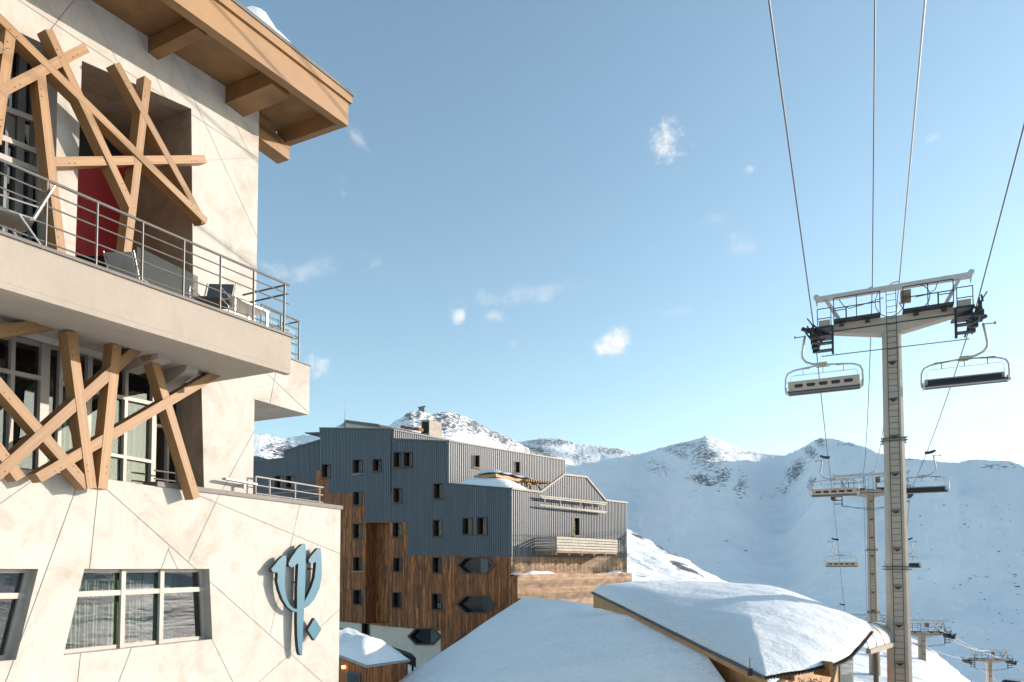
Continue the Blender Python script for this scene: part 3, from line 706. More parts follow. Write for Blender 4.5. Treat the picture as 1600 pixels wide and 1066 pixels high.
mb = MB(); mb.prism([HF.W(s0+.1, DW+.14, zhi+.06), HF.W(s1-.05, DW+.14, zhi+.06), HF.W(s1-.05, DW+.14, zhi+1.0), HF.W(s0+.1, DW+.14, zhi+1.0)], -n*.01); mb.build('glass_panel', M['glass_clear'], sr)
# terrace railing on the plinth
sT = [HF.UD(x, 770, DP+.35)[0] for x in (398, 425, 462, 500)]
tr = railing('terrace_railing', lambda s: HF.W(s, DP+.2, 0), [HF.UD(x, 770, DP+.2)[0] for x in (399, 421, 461, 499)], lambda s: zt(s)+.02, 1, hotel, M['rail_light'], rails=(.55,.34,.14), rtop=.022, r=.015, endx=.15)
mb = MB(); a = HF.UD(499, 770, DP+.2)[0]; 
for h in (.5,.3): mb.tube([HF.W(a, DP+.2, zt(a)+h), HF.W(a+.3, DP+2.8, zt(a)+h)], .014, 6)
mb.build('return_rail', M['rail_light'], tr)
p, q = HF.UD(350, 748, DW-.22), HF.UD(400, 757, DW-.22)
mb = MB(); mb.bar(HF.W(p[0], DW-.22, p[1]), HF.W(q[0], DW-.22, q[1]), .045, .12, n); mb.bar(HF.W(q[0]-.35, DW-.2, q[1]-.03), HF.W(q[0]-.35, DW-.2, q[1]-.14), .05, .05, n); mb.bar(HF.W(q[0]-.35, DW-.22, q[1]-.05), HF.W(q[0]-.35, DW, q[1]-.05), .04, .04, (0,0,1)); mb.build('wall_handrail', M['rail_light'], hotel)
# glass screen of the loggia
gs = P(HF, [(214,385),(309,432),(310,478),(212,440)], DW-.12)
mb = MB(); mb.prism(W3(HF, gs, DW-.12), -n*.012); mb.build('glass_screen', M['glass_smoked'], hotel)

# ---- timber beams
def beam(p, q, Df, w, dp=.26, k=0, m='timber'):
    a, b = HF.UD(*p, Df), HF.UD(*q, Df); D = Df+.004*k
    A, Bq = HF.W(a[0], D+dp/2, a[1]), HF.W(b[0], D+dp/2, b[1])
    L_ = (Bq-A).length; x_ = (Bq-A).normalized(); y_ = n.cross(x_).normalized(); z_ = x_.cross(y_)
    mb = MB(); mb.bar((0,0,0), (L_,0,0), w, dp, (0,0,1), random.random())
    o = mb.build('timber_beam', M[m], None); o.parent = hotel
    mt = Matrix((x_, y_, z_)).transposed().to_4x4(); mt.translation = A-hotel.location; o.matrix_local = mt
    for xx in (.30, .42, L_-.42, L_-.30):
        bm_ = MB(); bm_.cyl((xx, (w*.2 if int(xx*100) % 2 else -w*.2), (dp/2+.006)*(1 if z_.dot(n) > 0 else -1)), (0,0,1), .010, .010, 8); bo2 = bm_.build('bolt', M['trim'], o)
    return o
random.seed(5)
up = [((-12,16),(323,346)),((77,46),(207,324)),((2,143),(136,74)),((19,42),(-5,222)),((-20,78),(8,73)),((65,112),(98,398)),((184,98),(321,348)),((233,122),(197,428)),((85,252),(323,248))]
for i, (p, q) in enumerate(up): beam(p, q, DB, .155, .25, i)
lo = [((112,518),(144,763)),((186,515),(161,764)),((-25,762),(233,529)),((61,747),(360,572)),((-12,586),(139,760)),((-25,668),(34,748)),((235,535),(309,779))]
for i, (p, q) in enumerate(lo): beam(p, q, 12.13, .175, .26, i)
beam((-15,520),(83,506), 12.35, .20, .3, 0)

# ---- roof
DFA = 11.1
ta_, tb_ = HF.UD(271, 0, DFA), HF.UD(544, 197, DFA)
kf = (tb_[1]-ta_[1])/(tb_[0]-ta_[0])
def zf(t): return ta_[1]+kf*(t-ta_[0])
tE2 = tb_[0]; hF = HF.UD(546, 163, DFA)[1]-tb_[1]
mb = MB(); mb.prism([HF.W(TL, DFA, zf(TL)), HF.W(tE2, DFA, zf(tE2)), HF.W(tE2, DFA, zf(tE2)+hF), HF.W(TL, DFA, zf(TL)+hF)], -n*.22); mb.build('roof_fascia', M['fascia_board'], hotel)
mb = MB(); mb.prism([HF.W(TL, DFA-.07, zf(TL)+hF+.012), HF.W(tE2+.07, DFA-.07, zf(tE2)+hF+.012), HF.W(tE2+.07, DFA-.07, zf(tE2)+hF+.21), HF.W(TL, DFA-.07, zf(TL)+hF+.21)], -n*4.5); mb.build('roof_edge_board', M['fascia_board'], hotel)
mb = MB(); mb.prism([HF.W(TL, DFA-.10, zf(TL)+hF+.21), HF.W(tE2+.10, DFA-.10, zf(tE2)+hF+.21), HF.W(tE2+.10, DFA-.10, zf(tE2)+hF+.29), HF.W(TL, DFA-.10, zf(TL)+hF+.29)], -n*6); mb.build('roof_sheet', M['frame_dark'], hotel)
so = hF*.62
mb = MB(); mb.prism([HF.W(TL, DFA+.22, zf(TL)+so), HF.W(tE2-.2, DFA+.22, zf(tE2)+so), HF.W(tE2-.2, 17, zf(tE2)+so), HF.W(TL, 17, zf(TL)+so)], (0,0,.05)); mb.build('soffit', M['timber_dark'], hotel)
mb = MB(); mb.prism([HF.W(tE2, DFA+.221, zf(tE2)), HF.W(tE2-.2, DFA+.221, zf(tE2-.2)), HF.W(tE2-.2, DFA+.221, zf(tE2-.2)+hF), HF.W(tE2, DFA+.221, zf(tE2)+hF)], -n*2.0); mb.build('gable_fascia', M['fascia_board'], hotel)
def bracket(ta, tb, zl, D0, D1, taper=.0):
    mb = MB(); zz = max(zf(ta), zf(tb))+so
    mb.prism([HF.W(ta, D0, zl), HF.W(ta, D1+.0, zl+.02), HF.W(ta, D1, zf(ta)+so-.004), HF.W(ta, D0, zf(ta)+so-.004)], d*(tb-ta)); mb.build('roof_bracket', M['timber_dark'], hotel)
for (a, b) in (((352,161),(380,180)), ((231,80),(247,92)), ((95,-40),(112,-30))):
    pa, pb = HF.UD(*a, DW), HF.UD(*b, DW); bracket(pa[0], pb[0], (pa[1]+pb[1])/2-.03, DW, DFA+.34)
zq = zf(tW)+so
mb = MB(); mb.box(HF.W(tW+.0, 13.25, 0)+d*.95+Vector((0,0,zq-.62))-d*.35, 1.2, .42, .42, d, n); mb.build('roof_bracket', M['fascia_board'], hotel)
mb = MB(); mb.prism([HF.W(tW, 13.04, zq-.36), HF.W(tW+1.0, 13.04, zq-.36), HF.W(tW+.5, 13.04, zq), HF.W(tW, 13.04, zq)], -n*.3); mb.build('roof_bracket', M['timber_dark'], hotel)
# snow lying on the eaves
def snow_strip(name, t0_, t1_, zfn, D0, D1, h, parent, seed):
    k, m_ = 60, 10; vs = []; rs = np.random.default_rng(seed)
    for i in range(k+1):
        t = t0_+(t1_-t0_)*min(i, k-1)/(k-1); e = D0+.035*math.sin(t*2.1)+.03*math.sin(t*7.3+1)+rs.uniform(-.008,.008); fall = 1 if i < k else 0
        for j in range(m_+1):
            s = j/m_; D = e+(D1-e)*s; hh = h*(min(1, s*14)**.4)*(.75+.14*math.sin(t*1.7+.6)+.11*math.sin(t*5.3)+.07*math.sin(t*13.1+j))*fall**.4*(1+.15*math.sin(t*3+s*4)); vs.append(HF.W(t, D, zfn(t)+hh))
    fs = [(i*(m_+1)+j, (i+1)*(m_+1)+j, (i+1)*(m_+1)+j+1, i*(m_+1)+j+1) for i in range(k) for j in range(m_)]
    mb = MB(); mb.add(vs, fs); return mb.build(name, M['snow'], parent, recalc=False, smooth=True, kind='stuff')
tS = HF.UD(470, 82, DFA)[0]
snow_strip('roof_snow', TL, tS, lambda t: zf(t)+hF+.29, DFA-.03, 16, .72, hotel, 1)

# ---- the sign
sg = thing('wall_sign', 'teal trident emblem with a small diamond mounted on the cream wall', 'sign', HF.W(HF.UD(465, 1020, DP)[0], DP-.2, HF.UD(465,1020,DP)[1]))
S = lambda pts: [(400+x/5.329, 840+y/5.329) for x, y in pts]
strokes = [[(414,52),(385,57),(345,95),(318,135),(290,175),(271,214),(276,238),(300,250),(322,238),(345,214),(352,225),(343,420),(342,600),(341,700),(344,820),(350,900),(358,955),(368,980),(384,983),(388,850),(395,700),(403,560),(410,380),(414,200)],
 [(252,150),(225,153),(190,185),(160,225),(128,262),(137,285),(165,293),(177,284),(182,310),(178,365),(195,440),(225,520),(265,582),(310,615),(340,622),(343,596),(312,590),(280,560),(256,505),(242,420),(240,350),(245,260),(253,200)],
 [(538,87),(515,90),(480,130),(455,160),(437,188),(442,208),(465,219),(500,202),(498,250),(487,340),(460,420),(425,495),(404,535),(402,590),(440,568),(490,510),(530,420),(547,330),(549,250),(545,150)],
 [(488,671),(546,762),(487,858),(431,770)]]
for i, st in enumerate(strokes):
    pts = W3(HF, P(HF, S(st), DP-.26), DP-.26)
    mb = MB(); mb.poly([p+n*.001 for p in pts]); f_ = mb.build('diamond' if i == 3 else 'stroke', M['blue'], sg, recalc=False)
    mb = MB(); mb.prism(pts, -n*.10); mb.build('side_return', M['blue_side'], f_)
    k = len(pts)
    c = sum(pts, Vector())/k; mb = MB(); mb.bar(pts[0]*.2+c*.8-n*.10, pts[0]*.2+c*.8-n*.262, .03, .03, (0,0,1)); mb.build('fixing_bolt', M['black'], f_)

# ---- things on the balcony
def sling_chair(loc, rz, label, m, grp=None):
    th = thing('patio_chair', label, 'chair', loc, rz, grp)
    mb = MB(); mb.prism([(-.28,-.25,.40),(.28,-.25,.42),(.28,.25,.42),(-.28,.25,.40)], (0,0,.025)); mb.build('seat', M[m], th)
    mb = MB(); mb.prism([(-.28,-.25,.42),(-.28,.25,.42),(-.52,.25,1.02),(-.52,-.25,1.02)], (-.03,0,-.01)); mb.build('backrest', M[m], th)
    for y in (-.29, .29):
        mb = MB(); mb.tube([(-.54,y,1.04),(-.28,y,.42),(.30,y,.43),(.34,y,0)], .014, 6); mb.tube([(-.34,y,.62),(.32,y,.62),(.33,y,.43)], .014, 6); mb.tube([(-.1,y,.42),(-.42,y,0)], .014, 6); mb.build('side_frame', M['alu'], th)
    return th
zfl = zb_hi+.0
def bp(px, py, D): t, z = HF.UD(px, py, D); p = HF.W(t, D, 0); return p
a = bp(330, 470, 11.25); ang = math.atan2(d.y, d.x)
c_ = sling_chair((a.x, a.y, zfl), ang+math.pi+.5, 'grey mesh patio chair behind the balcony railing near the bare wall corner', 'grey_fab')
a = bp(10, 350, 11.3); sling_chair((a.x, a.y, zfl), ang+math.pi-.3, 'beige reclining chair at the far left end of the balcony beside the tall window', 'fascia')
a = bp(212, 425, 12.25); sling_chair((a.x, a.y, zfl), ang+.4, 'white upholstered chair behind the lower end of the upright beam on the balcony', 'white_fab')
a = bp(378, 492, 11.1); tb = thing('patio_table', 'low square metal framed table on the balcony right of the grey chair', 'table', (a.x, a.y, zfl), ang)
mb = MB(); mb.box((0,0,.52), .9, .6, .03); mb.build('tabletop', M['alu'], tb)
for x in (-.42,.42):
    for y in (-.27,.27): mb = MB(); mb.box((x,y,0), .04, .04, .519); mb.build('leg', M['alu'], tb)
a = bp(160, 390, 13.9); tb = thing('armchair', 'red armchair on crossed dark legs inside the loggia behind the beams', 'armchair', (a.x, a.y, zfl), ang+2.2)
mb = MB(); mb.prism([(-.42,-.4,.42),(.42,-.4,.46),(.42,.4,.46),(-.42,.4,.42)], (0,0,.16)); mb.build('seat', M['red'], tb)
mb = MB(); mb.prism([(-.42,-.4,.5),(-.42,.4,.5),(-.62,.36,1.2),(-.62,-.36,1.2)], (-.1,0,0)); mb.build('backrest', M['red'], tb)
for y in (-.42,.42): mb = MB(); mb.bar((-.4,y,0), (.4,y,.62), .07, .05, (0,1,0)); mb.bar((.4,y,0), (-.4,y,.62), .07, .05, (0,1,0)); mb.build('crossed_leg', M['black'], tb)
a = bp(186, 400, 13.3); tb = thing('side_table', 'pale wooden side table with slanting legs beside the red armchair', 'table', (a.x, a.y, zfl), ang)
mb = MB(); mb.cyl((0,0,.98), (0,0,1), .3, .04, 16); mb.build('tabletop', M['black'], tb)
for k in range(3):
    g = k*2.1; mb = MB(); mb.bar((.1*math.cos(g),.1*math.sin(g),.96), (.34*math.cos(g),.34*math.sin(g),0), .06, .05, (0,0,1)); mb.build('leg', M['timber'], tb)

# ------------------------------------------------------------ the apartment block
TA = AF.UT(798, 886, 1.0)  # unused scale helper
cornA = Vector((-.09, 48.5, 0)); TC = cornA.dot(AF.d); DC = -cornA.dot(AF.n)
apt = thing('apartment_building', 'stepped apartment block with grey ribbed metal cladding over dark brown timber boards', 'building', (cornA.x, cornA.y, 0))
AL = lambda pts, T=TC: [AF.UT(x, y, T) for x, y in pts]           # on a face that looks at us
AR = lambda pts, D=DC: [AF.UD(x, y, D) for x, y in pts]           # on a face that looks at the sun
LW = lambda T: (lambda s, off, z: AF.W(T-off, s, z))              # off = towards the viewer
RW = lambda D: (lambda s, off, z: AF.W(s, D-off, z))
def ribbed(poly, holes, fn, name='cladding', pitch=.215, w=.085, dp=.05, m='clad', label=None):
    mb = MB()
    for q in decomp(poly, holes): mb.poly([fn(s, 0, z) for s, z in q])
    xs = [p[0] for p in poly]; x = math.floor(min(xs)/pitch)*pitch
    while x < max(xs):
        for (lo, hi) in intervals(poly, holes, x+.0013):
            if hi-lo < .05: continue
            tt = random.random()
            a, b = x-w/2, x+w/2
            mb.add([fn(a-.02,.001,lo), fn(b+.02,.001,lo), fn(b,dp,lo), fn(a,dp,lo), fn(a-.02,.001,hi), fn(b+.02,.001,hi), fn(b,dp,hi), fn(a,dp,hi)],
                   [(0,3,7,4), (3,2,6,7), (2,1,5,6), (4,7,6,5)], tt)
        x += pitch
    return mb.build(name, M[m], apt, recalc=True, kind='stuff')
def boards(poly, holes, fn, name='timber_boards', bw=.16, dp=.035, m='planks', horiz=False, parent=None, base=0):
    mb = MB()
    for q in decomp(poly, holes): mb.poly([fn(s, base-.02, z) for s, z in q], .1)
    if horiz:
        zs = [p[1] for p in poly]; z = min(zs); xs = [p[0] for p in poly]
        while z < max(zs)-.02:
            mb.prism([fn(min(xs), base, z+.006), fn(max(xs), base, z+.006), fn(max(xs), base, z+bw-.006), fn(min(xs), base, z+bw-.006)], fn(0, base+dp, 0)-fn(0, base, 0), random.random()); z += bw
    else:
        xs = [p[0] for p in poly]; x = min(xs)+bw/2
        while x < max(xs):
            for (lo, hi) in intervals(poly, holes, x+.0007):
                z = lo
                while z < hi-.02:
                    z2 = min(hi, z+random.uniform(1.2, 3.6)); 
                    if hi-z2 < .4: z2 = hi
                    mb.prism([fn(x-bw/2+.007, base, z), fn(x+bw/2-.007, base, z), fn(x+bw/2-.007, base, z2-.006), fn(x-bw/2+.007, base, z2-.006)], fn(0, base+dp+random.uniform(0,.012), 0)-fn(0, base, 0), random.random()**1.6); z = z2
            x += bw
    return mb.build(name, M[m], parent or apt, kind='stuff')
def aw(rect, fn, uf, cur=None, depth=.28, hexa=False, fm='black', mul=None):
    x0, y0, x1, y1 = rect
    if hexa: k = (y1-y0)*.48; poly = uf([(x0,(y0+y1)/2),(x0+k,y0),(x1-k,y0),(x1,(y0+y1)/2),(x1-k,y1),(x0+k,y1)])
    else: poly = uf([(x0,y0),(x1,y0),(x1,y1),(x0,y1)])
    return poly
def awin(poly, fn, cur=None, depth=.28, hexa=False):
    mb = MB(); k = len(poly)
    cx = sum(p[0] for p in poly)/k; cz = sum(p[1] for p in poly)/k
    ins = [(cx+(p[0]-cx)*.86, cz+(p[1]-cz)*(.90 if not hexa else .84)) for p in poly]
    for i in range(k):
        j = (i+1) % k; p, q, a, b = poly[i], poly[j], ins[i], ins[j]
        mb.add([fn(p[0],.07,p[1]), fn(q[0],.07,q[1]), fn(b[0],.07,b[1]), fn(a[0],.07,a[1]), fn(p[0],-depth,p[1]), fn(q[0],-depth,q[1]), fn(b[0],-depth,b[1]), fn(a[0],-depth,a[1])],
               [(0,1,2,3), (0,4,5,1), (2,6,7,3)])
    w = mb.build('window', M['brown_frame'], apt, recalc=True)
    mb = MB(); mb.poly([fn(a[0],-depth+.06,a[1]) for a in ins]); mb.build('pane', M['glass_far'], w)
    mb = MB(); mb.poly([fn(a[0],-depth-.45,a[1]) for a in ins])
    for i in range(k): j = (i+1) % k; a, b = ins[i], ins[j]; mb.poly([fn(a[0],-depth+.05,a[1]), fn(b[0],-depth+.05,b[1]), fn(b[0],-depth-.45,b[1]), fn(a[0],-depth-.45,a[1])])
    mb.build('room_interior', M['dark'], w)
    if not hexa:
        zl_ = min(p[1] for p in poly); xa_, xb_ = min(p[0] for p in poly)-.06, max(p[0] for p in poly)+.06
        mb = MB(); mb.prism([fn(xa_, -.05, zl_-.03), fn(xb_, -.05, zl_-.03), fn(xb_, .14, zl_-.03), fn(xa_, .14, zl_-.03)], (0,0,.05)); mb.build('sill', M['rail_light'] if random.random() < .3 else M['brown_frame'], w)
    if cur:
        x0, x1 = min(a[0] for a in ins), max(a[0] for a in ins); z0_, z1_ = min(a[1] for a in ins), max(a[1] for a in ins)
        f0, f1, mm, h0, h1 = cur; a_, b_ = x1-(x1-x0)*f0, x1-(x1-x0)*f1
        mb = MB(); mb.poly([fn(a_,-depth-.1,z0_+(z1_-z0_)*h0), fn(b_,-depth-.1,z0_+(z1_-z0_)*h0), fn(b_,-depth-.1,z0_+(z1_-z0_)*h1), fn(a_,-depth-.1,z0_+(z1_-z0_)*h1)]); mb.build('curtain', M[mm], w)
    return w
fl = LW(TC)
wins = [((503,725,517,747),(.45,1,'slat',0,1)),((552,718,567,740),(.45,1,'slat',0,1)),((583,717,597,737),(.45,1,'slat',0,1)),((615,706,631,731),(.5,.95,'curtain_pale',0,1)),((631,706,645,730),(.4,.95,'curtain_pale',0,1)),
 ((552,768,567,790),(.5,1,'curtain_pale',.3,1)),((615,762,629,786),None),((678,755,693,780),(.3,.9,'planks_pale',0,1)),((552,818,567,842),None),((614,816,629,840),(.4,.8,'curtain_pale',.2,.9)),((677,812,692,839),(.25,.8,'planks_pale',0,1)),
 ((723,809,739,836),(.2,.8,'planks',0,1)),((746,808,762,836),(.2,.8,'planks',0,1)),((552,870,567,893),(.5,.8,'curtain_teal',0,1)),((615,871,629,894),(.4,.9,'curtain_pale',0,.8)),((676,870,692,896),None),((552,921,566,945),(.5,.9,'curtain_teal',0,1)),
 ((613,925,628,950),(.5,.8,'curtain_teal',0,1)),((675,927,692,953),(.1,.5,'slat',.05,.4))]
hexs = [((713,870,775,897),(.55,.75,'curtain_pale',0,1)),((712,930,776,959),(.6,.85,'curtain_teal',0,1)),((637,981,690,1008),(.6,.9,'curtain_pale',0,.9)),((711,990,770,1018),None)]
W_l = [aw(r_, fl, AL) for r_, c in wins]; W_h = [aw(r_, fl, AL, hexa=True) for r_, c in hexs]
slit = AL([(566,973),(577,974),(577,993),(566,992)])
allh = W_l+W_h+[slit]
clad_l = AL([(500,670),(614,672),(614,687),(700,691.5),(700,757),(798,765),(798,870),(636,868),(636,816),(570,816),(570,770),(513,771),(513,735),(500,735)])
ribbed(clad_l, allh, fl)
bay = AL([(573,817),(608,817),(609,974),(572,974)])
zb1 = [(513,771),(570,770),(570,816),(636,816),(636,868),(798,870),(798,1066),(690,1075),(690,986),(608,979),(531,971),(495,968),(495,735),(513,735)]
boards(AL(zb1), allh+[bay], fl)
fb = LW(TC+1.1); bb_ = [(s, z) for s, z in bay]
mb = MB(); reveal(mb, AF, [], 0, 1)
for i in range(4):
    p, q = bay[i], bay[(i+1) % 4]; mb.poly([fl(p[0],0,p[1]), fl(q[0],0,q[1]), fl(q[0],-1.1,q[1]), fl(p[0],-1.1,p[1])], .2)
mb.build('bay_reveal', M['planks'], apt)
boards([(min(p[0] for p in bay)-.3, bay[2][1]), (max(p[0] for p in bay)+.3, bay[3][1]), (max(p[0] for p in bay)+.3, bay[0][1]), (min(p[0] for p in bay)-.3, bay[1][1])], [], fb)
bs = AL([(495,968),(531,971),(608,979),(690,986),(690,1120),(495,1120)])
mb = MB()
for q in decomp(bs, allh): mb.poly([fl(s, -.04, z) for s, z in q])
mb.build('base_wall', M['base'], apt)
mb = MB(); mb.poly([fl(s,-1.3,z) for s, z in AL([(500,740),(570,760),(636,800),(796,800),(796,1200),(500,1200)])])
mb.build('core_wall', M['dark'], apt)
for (r_, c), p in zip(wins, W_l): awin(p, fl, c)
for (r_, c), p in zip(hexs, W_h): awin(p, fl, c, hexa=True)
awin(slit, fl)
# little white hanging cutouts seen in two windows
# far left wing, one bay back
TW2 = TC+2.0; fw = LW(TW2); ALw = lambda pts: AL(pts, TW2)
ww = [aw(r_, fw, ALw) for r_ in ((430,743,443,765),(447,743,461,763))]
ribbed(ALw([(385,724),(443,717),(443,706),(503,688),(503,800),(385,800)]), ww, fw)
for p in ww: awin(p, fw, (.3,.9,'red',.1,1) if p is ww[1] else (.3,.8,'planks',0,1))
boards(ALw([(385,800),(503,800),(503,1000),(385,1000)]), [], fw)
TW3 = TC+9; f3 = RW(DC+24)
ribbed(AL([(380,712),(402,713),(432,721),(432,740),(380,740)], TC+6), [], LW(TC+6), pitch=.3)
# lit faces
D1f = AF.UT(614, 680, TC)[0]; D2f = AF.UT(700, 720, TC)[0]
f1 = RW(D1f); f2 = RW(D2f); fr = RW(DC)
ribbed(AR([(614,672.5),(760,700),(760,730),(614,700)], D1f), [], f1)
h2 = [aw(r_, f2, lambda q: AR(q, D2f)) for r_ in ((737,711,749,731),(802,721,812,740))]
ribbed(AR([(700,690),(883,720),(884,790),(700,790)], D2f), h2, f2, pitch=.24)
for p in h2: awin(p, f2, None, .2)
hr_ = [aw(r_, fr, AR) for r_ in ((894,808,905,838),)]
ribbed(AR([(798,765),(843,770.5),(880,743),(915,747),(945,783),(979,787),(979,872),(798,870)]), hr_, fr, pitch=.24)
awin(hr_[0], fr, None, .2)
boards(AR([(798,870),(979,872),(980,940),(798,960)]), [], fr, m='planks_pale', bw=.2)
# roofs
def roofslab(pts, m='trim', th=.1, name='roof'):
    mb = MB(); mb.prism(pts, (0,0,-th)); return mb.build(name, M[m], apt)
def edge_line(fn, a, b, w=.10, h=.12, off=.08, name='edge_trim', m='trim'):
    mb = MB(); mb.bar(fn(a[0], off*.5-.02, a[1]+h/2), fn(b[0], off*.5-.02, b[1]+h/2), h, off+.1, fn(0,1,0)-fn(0,0,0)); return mb.build(name, M[m], apt)
e = AL([(500,670),(614,672),(614,687),(700,691.5),(700,757),(798,765)])
edge_line(fl, e[0], e[1]); edge_line(fl, e[2], e[3]); edge_line(fl, e[4], e[5], m='trim')
g1 = AR([(614,672.5),(760,700)], D1f); g2 = AR([(700,690),(883,720)], D2f); g3 = AR([(798,765),(843,770.5),(880,743),(915,747),(945,783),(979,787)])
edge_line(f1, g1[0], g1[1]); edge_line(f2, g2[0], g2[1])
for a, b in zip(g3, g3[1:]): edge_line(fr, a, b, m='slat_paint', h=.14, off=.12)
ew = ALw([(385,724),(443,717),(443,706),(503,688)]); edge_line(fw, ew[0], ew[1]); edge_line(fw, ew[2], ew[3])
Wd = AF.W
t2e = g2[1][0]; t3e = g3[-1][0]
roofslab([Wd(TC+.02, D2f+.03, e[3][1]-.02), Wd(t2e, D2f+.03, g2[1][1]-.02), Wd(t2e, D1f-.05, g2[1][1]+.1), Wd(TC+.02, D1f-.05, e[2][1]-.02)])
roofslab([Wd(TC+.02, D1f+.03, e[1][1]-.02), Wd(TC+20, D1f+.03, g1[1][1]-.02), Wd(TC+20, D1f+13, g1[1][1]-.02), Wd(TC+.02, D1f+13, e[0][1]-.02)])
roofslab([Wd(TC+.02, DC+.03, e[5][1]-.6), Wd(t3e, DC+.03, e[5][1]-.7), Wd(t3e, D2f-.03, e[5][1]-.7), Wd(TC+.02, D2f-.03, e[5][1]-.6)], 'planks', name='terrace_floor')
mb = MB(); mb.poly([Wd(t3e, DC, 0), Wd(t3e, D2f, 0), Wd(t3e, D2f, g3[-1][1]), Wd(t3e, DC, g3[-1][1])]); mb.poly([Wd(t2e, D2f, 0), Wd(t2e, D1f+8, 0), Wd(t2e, D1f+8, g2[1][1]), Wd(t2e, D2f, g2[1][1])]); mb.build('rear_wall', M['clad'], apt)
for x_, y0_, y1_ in ((699,694,755),(612,675,770)):
    a_, b_ = AL([(x_,y0_),(x_,y1_)]); mb = MB(); mb.tube([fl(a_[0],.10,a_[1]), fl(a_[0],.10,b_[1])], .045, 6); mb.build('downpipe', M['trim'], apt)
# snow drift on the lower terrace
sd = AL([(712,757),(750,742),(768,748),(797,764)])
def drift(pk, L0, L1, D0, D1_, zb0, zb1, h, parent, name='snow_drift', m_='snow', skew=.35):
    k, l = 24, 14; vs = []
    for i in range(k+1):
        s = i/k
        for j in range(l+1):
            q = j/l; T_ = L0+(L1-L0)*q; D_ = D0+(D1_-D0)*s
            prof = math.sin(math.pi*min(1, max(0, s**.9)))**.8*math.exp(-((q-pk)/.6)**2)
            prof *= min(1, q*7, (1-q)*5)**.6; vs.append(Wd(T_, D_, zb0+(zb1-zb0)*s-(.25 if j == 0 else 0)+h*prof*(1+.12*math.sin(9*s+5*q))-.05))
    fs = [(i*(l+1)+j, (i+1)*(l+1)+j, (i+1)*(l+1)+j+1, i*(l+1)+j+1) for i in range(k) for j in range(l)]
    mb = MB(); mb.add(vs, fs); return mb.build(name, M[m_], parent, recalc=False, smooth=True, kind='stuff')
drift(.3, TC+.08, TC+6, D2f-.2, DC+.15, e[4][1]+.0, e[5][1]-.05, .95, apt)
# pergola with snow on the terrace
pg = lambda x, y, D: AF.W(*((lambda q: (q[0], D, q[1]))(AF.UD(x, y, D))))
DPg = DC+2.4
mb = MB(); a, b = AF.UD(775, 740, DPg), AF.UD(828, 748, DPg); 
mb.prism([AF.W(a[0], DPg, a[1]), AF.W(b[0], DPg, a[1]-.15), AF.W(b[0], DPg, a[1]-.38), AF.W(a[0], DPg, a[1]-.25)], -AF.n*2.2); mb.build('pergola_roof', M['honey'], apt)
for x in (813, 818, 830):
    p = AF.UD(x, 752, DPg); mb = MB(); mb.bar(AF.W(p[0], DPg+.1, p[1]+.3), AF.W(p[0], DPg+.1, p[1]-1.6), .14, .14, AF.n); mb.build('pergola_post', M['honey'], apt)
for (xa, ya, xb, yb) in ((812,772,828,752),(836,752,848,773),(826,752,815,772)):
    p, q = AF.UD(xa, ya, DPg), AF.UD(xb, yb, DPg); mb = MB(); mb.bar(AF.W(p[0], DPg-.05, p[1]), AF.W(q[0], DPg-.05, q[1]), .10, .10, AF.n); mb.build('pergola_brace', M['honey'], apt)
for k in range(11):
    p = AF.UD(818+k*3.7, 751+k*.35, DPg); mb = MB(); mb.bar(AF.W(p[0], DPg-.35, p[1]), AF.W(p[0], DPg+1.8, p[1]+.0), .09, .16, (0,0,1)); mb.build('pergola_rafter', M['honey'], apt)
mb = MB()
vs = []; 
for i in range(25):
    tt = a[0]-.1+(AF.UD(842, 745, DPg)[0]-a[0])*i/24; hh = (.42+.12*math.sin(i*.9))*(1 if 1 < i < 20 else .45)
    for j in range(7): s = j/6; vs.append(AF.W(tt, DPg-.3+2.6*s, a[1]-.15*min(1, i/17)+hh*math.sin(math.pi*(.12+.76*s))*(1+.1*math.sin(i+j))-.05))
mb.add(vs, [(i*7+j, (i+1)*7+j, (i+1)*7+j+1, i*7+j+1) for i in range(24) for j in range(6)]); mb.build('pergola_snow', M['snow'], apt, recalc=False, smooth=True, kind='stuff')
# flat dark sheet, the recess shade behind the pergola put in as colour
mb = MB(); q = AR([(772,748),(812,757),(812,775),(772,772)], D2f-.15); mb.poly(W3(AF, q, D2f-.15)); mb.build('dark_recess_sheet', M['dark'], apt)
# trellis bars on the gable
for (xa, ya, xb, yb) in ((843,775,948,786),(843,789,948,800),(846,778,946,788.5),(850,790.5,946,801.5)):
    p, q = AF.UD(xa, ya, DC-.5), AF.UD(xb, yb, DC-.5); mb = MB(); mb.bar(AF.W(p[0], DC-.5, p[1]), AF.W(q[0], DC-.5, q[1]), .09, .09, AF.n); mb.build('trellis_bar', M['slat_paint'], apt)
for x, y in ((851,777),(941,786),(875,780),(907,783),(925,785)):
    p = AF.UD(x, y, DC-.46); mb = MB(); mb.bar(AF.W(p[0], DC-.46, p[1]+.05), AF.W(p[0], DC-.46, p[1]-.75), .07, .06, AF.n); mb.build('trellis_post', M['slat_paint'], apt)
